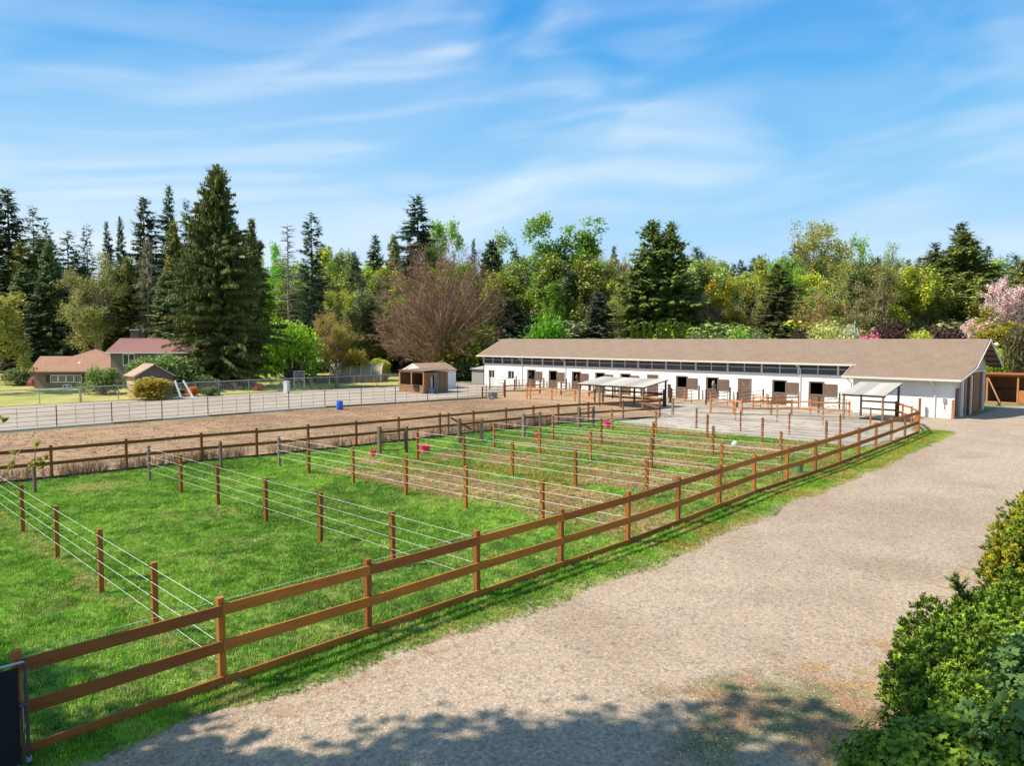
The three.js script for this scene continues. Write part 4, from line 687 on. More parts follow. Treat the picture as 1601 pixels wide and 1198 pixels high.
{ // hoop greenhouse and the board fence in front of it
  const g = thing('hoop_greenhouse', 'hoop greenhouse with pale ribs and dull translucent cover behind the chain-link fence', 'greenhouse', site(-21.8, 101), YAW), Rr = 2.55, L = 7.2;
  const cover = new THREE.CylinderGeometry(Rr - 0.03, Rr - 0.03, L, 24, 1, true, 0, Math.PI); cover.rotateZ(Math.PI / 2); cover.rotateX(0); const cm = new THREE.MeshPhysicalMaterial({ color: lin(0.36, 0.29, 0.14), roughness: 0.6, side: THREE.DoubleSide, transmission: 0.25, thickness: 0 });
  const c = mesh('cover', cover, cm, g); c.rotation.x = 0;
  { const p = cover.attributes.position; let mn = 9; for (let i = 0; i < p.count; i++) mn = Math.min(mn, p.getY(i)); if (mn < -0.5) cover.rotateX(Math.PI / 2); mn = 9; for (let i = 0; i < p.count; i++) mn = Math.min(mn, p.getY(i)); if (mn < -0.5) cover.rotateX(Math.PI); }
  for (let k = 0; k < 6; k++) { const t = new THREE.TorusGeometry(Rr, 0.06, 6, 24, Math.PI); t.rotateY(Math.PI / 2); const m_ = mesh('rib', t, M([0.66, 0.58, 0.40], 0.6), g); m_.position.x = -L / 2 + k * L / 5; }
  const end = new THREE.CircleGeometry(Rr - 0.05, 20, 0, Math.PI); end.rotateY(Math.PI / 2); for (const s of [-1, 1]) { const e = mesh('end_sheet', end, cm, g); e.position.x = s * L / 2; }
  const f = thing('board_fence', 'low weathered grey board fence in front of the hoop greenhouse', 'fence', site(-24.5, 97), YAW), r = rng(12);
  for (let k = 0; k < 62; k++) lbox(f, 'board', pick(greyWood, r), [-6.2 + k * 0.2, 0.52 + 0.02 * r(), 0.012 * (k % 2)], [0.19, 1.05, 0.025]);
  for (const y of [0.3, 0.85]) lbox(f, 'rail', greyWood[1], [0, y, -0.05], [12.6, 0.09, 0.04]);
}
{ // meter cabinet and posts by the chain-link fence
  const o = thing('utility_cabinet', 'white utility cabinet at the chain-link fence near the lime green tree', 'cabinet', [-72.9, 0, -38.3]); box(o, 'body', M([0.55, 0.56, 0.55], 0.6), [-72.9, 0.65, -38.3], [0.5, 1.3, 0.45], 0.4); box(o, 'lid', M([0.48, 0.49, 0.49], 0.6), [-72.9, 1.33, -38.3], [0.56, 0.06, 0.5], 0.4);
  const p = thing('gate_frame', 'tall dark metal gate frame behind the white utility cabinet', 'gate', [-77.3, 0, -41.6]); for (const z of [-41.6, -42.9]) rod(p, 'upright', galv, [-77.3, 0, z], [-77.3, 2.2, z], 0.06); rod(p, 'crossbar', galv, [-77.3, 2.15, -41.6], [-77.3, 2.15, -42.9], 0.05); box(p, 'panel', M([0.12, 0.12, 0.12], 0.6), [-77.3, 1.55, -42.25], [0.05, 1.0, 1.1]);
  const q = thing('wood_post', 'pale wooden post on the lawn right of the utility cabinet', 'post', [-76.2, 0, -46.6]); box(q, 'shaft', greyWood[2], [-76.2, 0.95, -46.6], [0.3, 1.9, 0.3], 0, UNIT_V); box(q, 'cap', greyWood[0], [-76.2, 1.92, -46.6], [0.36, 0.05, 0.36]);
}

// ───────────────────────── trees and shrubs
const dirv = (a, e) => V(Math.cos(a) * Math.cos(e), Math.sin(e), Math.sin(a) * Math.cos(e));
const tone = (r, amp = 0.35, hue = 0.12) => { const g = 1 - amp / 2 + amp * r(), h = (r() - 0.5) * hue; return [g * (1 + h), g, g * (1 - h * 0.6)]; };
// conifers: whorls of boughs carrying flat sprays
function conifer(o) {
  const r = rng(o.seed), H = o.h, T = new Tri(), C = new Tri(), bark = [1, 1, 1];
  T.tube(V(0, 0, 0), V(0, H * 0.5, 0), H * 0.016, H * 0.009, 7, bark); T.tube(V(0, H * 0.5, 0), V(0, H * 0.99, 0), H * 0.009, 0, 5, bark);
  const n = o.boughs;
  for (let k = 0; k < n; k++) {
    const t = o.base + (1 - o.base) * Math.pow((k + r()) / n, o.pack ?? 0.9), y = t * H * 0.985, q = 1 - (t - o.base) / (1 - o.base);
    let L = o.r * Math.min(1, Math.pow(q, o.pow ?? 0.8) * 1.02 + 0.03) * (0.55 + 0.55 * r()); if (o.waist) L *= lerp(1, 0.82, smooth(0.75, 1, q));
    const a = r() * 6.283; L *= 0.5 + 1.0 * noise(Math.cos(a) * 1.5 + y * 0.42 + o.seed, Math.sin(a) * 1.5 + y * 0.2 + 40); const el = (o.el0 ?? -0.1) + (o.elTop ?? 0.5) * (1 - q) + (r() - 0.5) * 0.4, d = dirv(a, el);
    const droop = (o.droop ?? 0.25) * L, bend = (r() - 0.5) * 1.1, ox = (r() - 0.5) * o.r * 0.14, oz = (r() - 0.5) * o.r * 0.14, ce = Math.cos(el), P = (s) => { const b = a + bend * s * s; return V(ox * s + Math.cos(b) * ce * L * s, y + d.y * L * s - droop * s * s + (o.tipUp ?? 0) * L * s * s * s, oz * s + Math.sin(b) * ce * L * s); };
    if (L > 0.8 && (o.limbs ?? 0.6) > r()) { let p = V(0, y, 0); for (const s of [0.5, 0.95]) { const p2 = P(s); T.tube(p, p2, 0.012 * L * (1.1 - s) + 0.012, 0.012 * L * (1 - s) * 0.8 + 0.006, 3, bark); p = p2; } }
    const ns = Math.max(3, Math.round(L * o.dens)), sx = -Math.sin(a), sz = Math.cos(a), bt = tone(r, 0.35, 0.14);
    for (let i = 0; i < ns; i++) {
      const s = lerp(o.inner ?? 0.22, 1, (i + r()) / ns), p = P(s), ll = (o.spray ?? 0.5) * (0.55 + 0.6 * r()) * (1.15 - 0.45 * s) * Math.min(1, 0.45 + L / o.r);
      for (const sd of [-1, 1, 0]) {
        const f = 0.5 + 0.5 * r(), hang = (o.hang ?? 0.25) * (0.5 + r()) * (sd ? 1 : 2.2), dx = d.x * f + sx * sd * (1 - f * 0.5), dz = d.z * f + sz * sd * (1 - f * 0.5), l = Math.hypot(dx, hang, dz) || 1;
        const tx = (r() - 0.5) * 0.9, c = bt.map((v, j) => v * (0.82 + 0.36 * r()));
        let ux = -dz / l, uy = tx, uz = dx / l; const ul = Math.hypot(ux, uy, uz); C.kite(p.x, p.y, p.z, dx / l, -hang / l + 0.05, dz / l, ux / ul, uy / ul, uz / ul, ll, ll * (o.wide ?? 0.2), c, 0.5);
      }
    }
    C.kite(P(0.9).x, P(0.9).y, P(0.9).z, d.x, d.y - 0.2, d.z, sx, 0, sz, (o.spray ?? 0.5) * 0.9, 0.1, bt);
  }
  for (let k = 0; k < 10; k++) { const a = r() * 6.28, y = H * (0.93 + 0.07 * k / 10); C.kite(0, y, 0, Math.cos(a) * 0.6, 0.7, Math.sin(a) * 0.6, -Math.sin(a), 0, Math.cos(a), 0.45 * (1.3 - k / 10), 0.07, tone(r)); }
  return { trunk: T.geo(), crown: C.geo(), h: H, r: o.r };
}
// broadleaved skeleton grown by repeated forking, then fitted to height and spread
function broad(o) {
  const r = rng(o.seed), segs = [], tips = [];
  const grow = (p, d, len, lvl) => {
    let q = p.clone(), dd = d.clone(); const n = lvl === 0 ? 4 : 3;
    for (let k = 0; k < n; k++) {
      dd.add(V((r() - 0.5) * o.wob, (r() - 0.35) * o.wob * 0.6 + o.up * 0.12, (r() - 0.5) * o.wob)).normalize();
      const q2 = q.clone().addScaledVector(dd, len / n); segs.push([q, q2, lvl + k / n]); q = q2;
      if (lvl > 0 && lvl < o.levels && k > 0 && r() < 0.6) { const s = side(dd, o.angle * (0.8 + 0.5 * r())); grow(q.clone(), s, len * (0.5 + 0.2 * r()), lvl + 1 + (r() < 0.3 ? 1 : 0)); }
      if (lvl === 0 && k >= (o.first ?? 1)) for (let z = 0; z < 2; z++) grow(q.clone(), side(dd, o.angle * 1.35), len * (0.42 + 0.25 * r()), 1);
    }
    if (lvl >= o.levels) { tips.push([q, dd]); return; }
    const m = lvl === 0 ? 3 : 2; for (let k = 0; k < m; k++) grow(q.clone(), side(dd, o.angle * (0.5 + 0.7 * r())), len * o.ratio * (0.85 + 0.3 * r()), lvl + 1);
  };
  const side = (d, ang) => { const a = r() * 6.283, u = V(0, 0, 0).crossVectors(d, Math.abs(d.y) > 0.9 ? X1 : Y1).normalize(), v = V(0, 0, 0).crossVectors(d, u); return d.clone().multiplyScalar(Math.cos(ang)).addScaledVector(u, Math.sin(ang) * Math.cos(a)).addScaledVector(v, Math.sin(ang) * Math.sin(a)).normalize(); };
  grow(V(0, 0, 0), V((r() - 0.5) * 0.1, 1, (r() - 0.5) * 0.1).normalize(), 1, 0);
  let my = 0, rad = []; for (const [q] of tips) { my = Math.max(my, q.y); rad.push(Math.hypot(q.x, q.z)); } rad.sort((a, b) => a - b); const mr = rad[Math.floor(rad.length * 0.96)] || 1;
  const ky = o.h * 0.97 / my, kr = o.r * 0.93 / mr, fit = (v) => V(v.x * kr, v.y * ky, v.z * kr), T = new Tri(), C = new Tri(), one = [1, 1, 1];
  for (const [a, b, l] of segs) { if (l > (o.show ?? 9)) continue; const w = o.h * 0.022 * Math.pow(0.50, l), w2 = Math.max(0.012, w * 0.86); T.tube(fit(a), fit(b), Math.max(0.015, w), w2, l < 1.5 ? 6 : l < 3 ? 4 : 3, one); }
  for (const [tp, d] of tips) {
    const p = fit(tp), ct = tone(r, o.amp ?? 0.4, o.hue ?? 0.16), m = Math.round(o.leaves * (0.6 + 0.8 * r()));
    for (let k = 0; k < m; k++) {
      const a = r() * 6.283, e = (r() - 0.5) * 3, rr = o.clump * Math.pow(r(), 0.6), x = p.x + Math.cos(a) * Math.cos(e) * rr, y = p.y + Math.sin(e) * rr * 0.8, z = p.z + Math.sin(a) * Math.cos(e) * rr;
      const b = r() * 6.283, be = (r() - 0.5) * 2.2, dx = Math.cos(b) * Math.cos(be), dy = Math.sin(be), dz = Math.sin(b) * Math.cos(be), g = 0.82 + 0.36 * r(), ls = o.leaf * (0.6 + 0.8 * r());
      let ux = -dz, uy = (r() - 0.5), uz = dx; const ul = Math.hypot(ux, uy, uz) || 1; C.kite(x, y, z, dx, dy, dz, ux / ul, uy / ul, uz / ul, ls, ls * 0.36, [ct[0] * g, ct[1] * g, ct[2] * g]);
    }
    if (o.twigs) for (let k = 0; k < o.twigs; k++) { const b = side(d, 0.3 + 0.7 * r()), l = o.clump * (0.8 + 1.2 * r()); T.tube(p, p.clone().addScaledVector(b, l), 0.014, 0, 3, one); }
  }
  return { trunk: T.geo(), crown: C.geo(), h: o.h, r: o.r };
}
// rounded shrub or small tree in leaf down to the ground
function rounded(o) {
  const r = rng(o.seed), T = new Tri(), C = new Tri(), one = [1, 1, 1];
  const lobes = []; for (let k = 0; k < o.lobes; k++) { const a = r() * 6.283, e = Math.asin(0.05 + 0.93 * r()); const q = 0.55 + 0.28 * r(); lobes.push([Math.cos(a) * Math.cos(e) * o.r * q, o.h * 0.12 + Math.sin(e) * o.h * 0.64, Math.sin(a) * Math.cos(e) * o.r * q, o.r * (0.24 + 0.17 * r())]); }
  for (const [x, y, z, q] of lobes) {
    T.tube(V(0, 0.02, 0), V(x, y, z), 0.05 * o.r / 2 + 0.02, 0.012, 4, one); const ct = tone(r, 0.3, 0.14);
    for (let k = 0; k < o.leaves; k++) {
      const a = r() * 6.283, cz = 2 * r() - 1, s = Math.sqrt(1 - cz * cz), rr = q * (0.6 + 0.5 * r()), nx = Math.cos(a) * s, ny = cz, nz = Math.sin(a) * s; if (y + ny * rr < 0.02) continue;
      const b = r() * 6.283, be = (r() - 0.5) * 2, dx = Math.cos(b) * Math.cos(be) + nx * 0.5, dy = Math.sin(be) + ny * 0.4, dz = Math.sin(b) * Math.cos(be) + nz * 0.5, dl = Math.hypot(dx, dy, dz) || 1, g = 0.8 + 0.4 * r(), l = o.leaf * (0.6 + 0.8 * r());
      let ux = -dz, uy = r() - 0.5, uz = dx; const ul = Math.hypot(ux, uy, uz) || 1; C.kite(x + nx * rr, y + ny * rr * (o.h / o.r) * 0.5, z + nz * rr, dx / dl, dy / dl, dz / dl, ux / ul, uy / ul, uz / ul, l, l * 0.38, ct.map((v) => v * g));
    }
  }
  return { trunk: T.geo(), crown: C.geo(), h: o.h, r: o.r };
}
// leafless copper beech: a fan of straight limbs, each feathered with fine twigs
function beech(o) {
  const r = rng(o.seed), T = new Tri(), C = new Tri(), H = o.h, Rr = o.r, one = [1, 1, 1];
  let p = V(0, 0, 0); for (let k = 0; k < 5; k++) { const q = V((r() - 0.5) * 0.4, H * 0.11 * (k + 1), (r() - 0.5) * 0.4); T.tube(p, q, 0.62 - k * 0.1, 0.54 - k * 0.1, 8, one); p = q; }
  const env = (d) => { const k = 1 / Math.hypot(d.x / Rr, d.y / (d.y > 0 ? H * 0.64 : H * 0.33), d.z / Rr); return k; }, cen = V(0, H * 0.36, 0);
  const N = 150;
  for (let k = 0; k < N; k++) {
    const a = k * 2.39996 + r() * 0.5, e = Math.asin(clamp(-0.40 + 1.39 * ((k + 0.5) / N) + (r() - 0.5) * 0.1, -0.45, 0.995)), d = dirv(a, e), tip = cen.clone().addScaledVector(d, env(d) * (0.86 + 0.14 * r())), st = V((r() - 0.5) * 0.3, clamp(tip.y * 0.40 - 0.06 * Math.hypot(tip.x, tip.z), H * 0.05, H * 0.5), (r() - 0.5) * 0.3);
    const ctl = st.clone().lerp(tip, 0.5).add(V(0, H * 0.045 * (0.3 + r()) * (e < 0.4 ? 1 : -0.2), 0)), B = (t) => V((1 - t) ** 2 * st.x + 2 * t * (1 - t) * ctl.x + t * t * tip.x, (1 - t) ** 2 * st.y + 2 * t * (1 - t) * ctl.y + t * t * tip.y, (1 - t) ** 2 * st.z + 2 * t * (1 - t) * ctl.z + t * t * tip.z);
    const L = st.distanceTo(tip), w0 = 0.05 + 0.014 * L * 0.6; let q = st; for (let s = 1; s <= 6; s++) { const q2 = B(s / 6); T.tube(q, q2, w0 * (1 - (s - 1) / 6.4), w0 * (1 - s / 6.4), 4, one); q = q2; }
    const nb = Math.round(L * 2.6);
    for (let i = 0; i < nb; i++) {
      const t = 0.22 + 0.78 * Math.pow((i + r()) / nb, 0.8), b = B(t), f = B(Math.min(1, t + 0.05)).sub(B(t - 0.05)).normalize(), u = V(r() - 0.5, r() - 0.5, r() - 0.5).cross(f).normalize(), an = 0.55 + 0.6 * r(), bd = f.clone().multiplyScalar(Math.cos(an)).addScaledVector(u, Math.sin(an)).add(V(0, 0.12, 0)).normalize(), bl = (0.9 + 1.5 * r()) * (1.15 - 0.5 * t), be = b.clone().addScaledVector(bd, bl);
      const tc = tone(r, 0.4, 0.12); C.tube(b, be, 0.026, 0.012, 3, tc);
      for (let z = 0; z < 8; z++) { const s = 0.2 + 0.8 * r(), c = b.clone().lerp(be, s), u2 = V(r() - 0.5, r() - 0.5, r() - 0.5).cross(bd).normalize(), td = bd.clone().multiplyScalar(0.85).addScaledVector(u2, 0.55).normalize(), tl = 0.45 + 0.75 * r(); C.tube(c, c.clone().addScaledVector(td, tl), 0.017, 0, 3, tc.map((v) => v * (0.85 + 0.3 * r()))); }
    }
  }
  return { trunk: T.geo(), crown: C.geo(), h: H, r: Rr };
}
function snagTree(o) {
  const r = rng(o.seed), T = new Tri(), C = new Tri(), H = o.h, one = [1, 1, 1]; T.tube(V(0, 0, 0), V(0.1, H * 0.6, 0), 0.26, 0.15, 7, one); T.tube(V(0.1, H * 0.6, 0), V(0, H, 0), 0.15, 0.02, 5, one);
  for (let k = 0; k < o.boughs; k++) {
    const t = 0.12 + 0.86 * Math.pow(k / o.boughs, 0.9), y = H * t, L = o.r * (t < 0.75 ? 0.65 + 0.4 * r() : 0.35 * (1.25 - t) / 0.5 + 0.08), a = r() * 6.283, d = dirv(a, o.el + (r() - 0.5) * 0.25); let p = V(0, y, 0), e = p.clone().addScaledVector(d, L); e.y -= o.droop * L * L * 0.1;
    const m = p.clone().lerp(e, 0.5).add(V(0, 0.12 * L * o.droop, 0)); C.tube(p, m, 0.08, 0.055, 3, one); C.tube(m, e, 0.055, 0.02, 3, one);
    for (let z = 0; z < o.tw; z++) { const s = 0.25 + 0.75 * r(), c = p.clone().lerp(e, s); c.y += 0.1 * L * o.droop * Math.sin(s * 3.1); const f = d.clone().add(V((r() - 0.5) * 1.4, -o.hang * (0.4 + r()), (r() - 0.5) * 1.4)).normalize(); C.tube(c, c.clone().addScaledVector(f, 0.3 + 0.7 * r()), 0.034, 0, 3, tone(r, 0.3, 0.1)); }
  }
  return { trunk: T.geo(), crown: C.geo(), h: H, r: o.r };
}
const barkTex = colourTex(128, 256, (u, v) => { const n = fbm(u * 14, v * 5, 4); return [0.6 + 0.5 * n, 0.6 + 0.5 * n, 0.6 + 0.48 * n]; }, true);
const barkM = M([0.115, 0.085, 0.062], 0.95), barkGrey = M([0.30, 0.245, 0.18], 0.95), barkCopper = M([0.40, 0.27, 0.17], 0.9);
const leafMats = {};
function leafM(rgb, tr = 0.42) { return new THREE.MeshPhysicalMaterial({ color: lin(...rgb), vertexColors: true, roughness: 0.72, side: THREE.DoubleSide, transmission: tr, thickness: 0, specularIntensity: 0.3 }); }
const LEAF = {
  firDark: [0.095, 0.130, 0.052], firBlue: [0.111, 0.176, 0.114], firPale: [0.172, 0.202, 0.125], firFar: [0.095, 0.130, 0.052], firSteel: [0.156, 0.195, 0.130], firGreen: [0.20, 0.25, 0.05],
  cedarMid: [0.17, 0.235, 0.08], cedarMid2: [0.175, 0.245, 0.045], cedarOlive: [0.273, 0.280, 0.058], cedarDark: [0.078, 0.104, 0.039], spruceOlive: [0.138, 0.165, 0.032], spruceBrown: [0.163, 0.176, 0.058], lichen: [0.26, 0.25, 0.14],
  olive: [0.33, 0.35, 0.085], oliveGreen: [0.252, 0.333, 0.069], greyGreen: [0.195, 0.247, 0.104], vivid: [0.242, 0.545, 0.040], vivid2: [0.31, 0.48, 0.06], sage: [0.36, 0.46, 0.15], poplarGreen: [0.27, 0.42, 0.055],
  lime: [0.34, 0.54, 0.030], lime2: [0.165, 0.385, 0.020], gold: [0.46, 0.36, 0.06], goldGreen: [0.38, 0.40, 0.06], tan: [0.42, 0.37, 0.12], oliveBrown: [0.28, 0.27, 0.09], yellowGreen: [0.484, 0.534, 0.060], yellowGreen2: [0.373, 0.524, 0.052],
  yellow: [0.572, 0.451, 0.022], brownTwig: [0.338, 0.260, 0.117], oliveLeaf: [0.390, 0.390, 0.078], rust: [0.43, 0.31, 0.10], copper: [0.31, 0.185, 0.105], pink: [0.82, 0.64, 0.60], cedarYellow: [0.393, 0.363, 0.036], greyWood: [0.40, 0.36, 0.29],
  cream: [0.506, 0.506, 0.165], white: [0.620, 0.660, 0.460], hotpink: [0.85, 0.24, 0.34], hotpink2: [0.600, 0.250, 0.300], plum: [0.098, 0.044, 0.044], rhodo: [0.234, 0.325, 0.078], rhodo2: [0.156, 0.215, 0.058], rhodo3: [0.172, 0.151, 0.060], forsythia: [0.460, 0.360, 0.035], orange: [0.750, 0.270, 0.020], red: [0.450, 0.050, 0.030], arbor: [0.202, 0.293, 0.033], fresh: [0.46, 0.46, 0.09],
};
const mat4leaf = (k) => leafMats[k] ??= leafM(LEAF[k]);
// prototypes, a few of each kind
const PROTO = {
  fir: [11, 12, 13].map((s) => conifer({ seed: s, h: 26, r: 4.2, boughs: 400, base: 0.03, dens: 4.0, spray: 1.0, droop: 0.24, el0: -0.05, elTop: 0.6, wide: 0.2, pow: 0.58, hang: 0.35 })),
  sparse: [21, 22].map((s) => conifer({ seed: s, h: 26, r: 3.6, boughs: 170, base: 0.1, dens: 4.0, spray: 1.05, droop: 0.2, el0: 0, elTop: 0.4, wide: 0.17, pow: 0.5, inner: 0.25, limbs: 1 })),
  tiered: [24].map((s) => conifer({ seed: s, h: 28, r: 3.2, boughs: 260, base: 0.12, dens: 4.4, spray: 0.95, droop: -0.1, el0: -0.15, elTop: 0.25, wide: 0.2, pow: 0.42, inner: 0.3, limbs: 1, tipUp: 0.15 })),
  cedar: [31, 32, 33].map((s) => conifer({ seed: s, h: 24, r: 4.4, boughs: 640, base: 0.01, dens: 3.4, spray: 0.9, droop: 0.35, el0: 0.05, elTop: 0.75, wide: 0.26, pow: 0.58, hang: 0.7, inner: 0.45, tipUp: 0.12, waist: 1 })),
  bigspruce: [conifer({ seed: 41, h: 26.6, r: 7.0, boughs: 1250, base: 0.0, dens: 6.5, spray: 0.78, droop: 0.42, el0: 0.22, elTop: 0.7, wide: 0.2, pow: 0.56, hang: 2.4, inner: 0.3, tipUp: 0.1, waist: 1 })],
  leaf: [51, 52, 53].map((s) => broad({ seed: s, h: 22, r: 6, levels: 5, wob: 0.25, up: 0.4, angle: 0.72, ratio: 0.72, leaves: 27, clump: 1.05, leaf: 0.38, first: 0, show: 3.4 })),
  airy: [61, 62, 63].map((s) => broad({ seed: s, h: 22, r: 6, levels: 5, wob: 0.22, up: 0.65, angle: 0.64, ratio: 0.76, leaves: 16, clump: 1.0, leaf: 0.30, twigs: 2, show: 4.4, first: 0 })),
  poplar: [71, 72].map((s) => broad({ seed: s, h: 26, r: 5, levels: 5, wob: 0.2, up: 0.9, angle: 0.55, ratio: 0.74, leaves: 36, clump: 1.1, leaf: 0.37, first: 0, show: 3.6 })),
  blossom: [81].map((s) => broad({ seed: s, h: 14, r: 5.5, levels: 5, wob: 0.2, up: 0.5, angle: 0.62, ratio: 0.74, leaves: 20, clump: 0.55, leaf: 0.25, first: 0, hue: 0.1 })),
  beech: [beech({ seed: 91, h: 20.1, r: 10.5 })],
  snag: [snagTree({ seed: 95, h: 24, r: 2.9, boughs: 170, el: 0.12, droop: 0.5, hang: 0.1, tw: 7 })],
  snagleaf: [conifer({ seed: 96, h: 23, r: 4.2, boughs: 300, base: 0.05, dens: 4.2, spray: 0.8, droop: 0.5, el0: 0.3, elTop: 0.4, wide: 0.1, pow: 0.45, hang: 1.6, inner: 0.25, limbs: 1 })],
  round: [101, 102, 103].map((s) => rounded({ seed: s, h: 6, r: 3.6, lobes: 46, leaves: 100, leaf: 0.35 })),
};
const counters = {};
const FULL = { fir: 1.45, sparse: 1.5, cedar: 1.3, tiered: 1.25, round: 1.15, bigspruce: 1.03, poplar: 1.15 };
function plant(name, label, category, kind, matKey, x, z, h, rad, group, turn, bark = barkM, lift = 0) {
  rad *= FULL[kind] ?? 1; if (kind === 'round') h *= 1.12;
  const list = PROTO[kind], i = (counters[kind] = (counters[kind] ?? -1) + 1), p = list[i % list.length];
  const t = thing(name, label, category, [x, 0, z], 0, group), g = new THREE.Group(); const r = rng(900 + Math.round(x * 13 + z * 7));
  const yaw = turn ?? r() * 6.283;
  for (const [n, geo, m] of [['trunk', p.trunk, bark], ['crown', p.crown, mat4leaf(matKey)]]) { const q = mesh(n, geo, m, t); q.scale.set(rad / p.r, (h - lift) / p.h, rad / p.r); q.rotation.y = yaw; q.position.y = lift; if (n === 'crown') q.userData.kind = 'stuff'; }
  if (lift) { const bl = mesh('bole', new THREE.CylinderGeometry(0.42, 0.55, lift, 10), bark, t); bl.position.y = lift / 2; }
  return t;
}
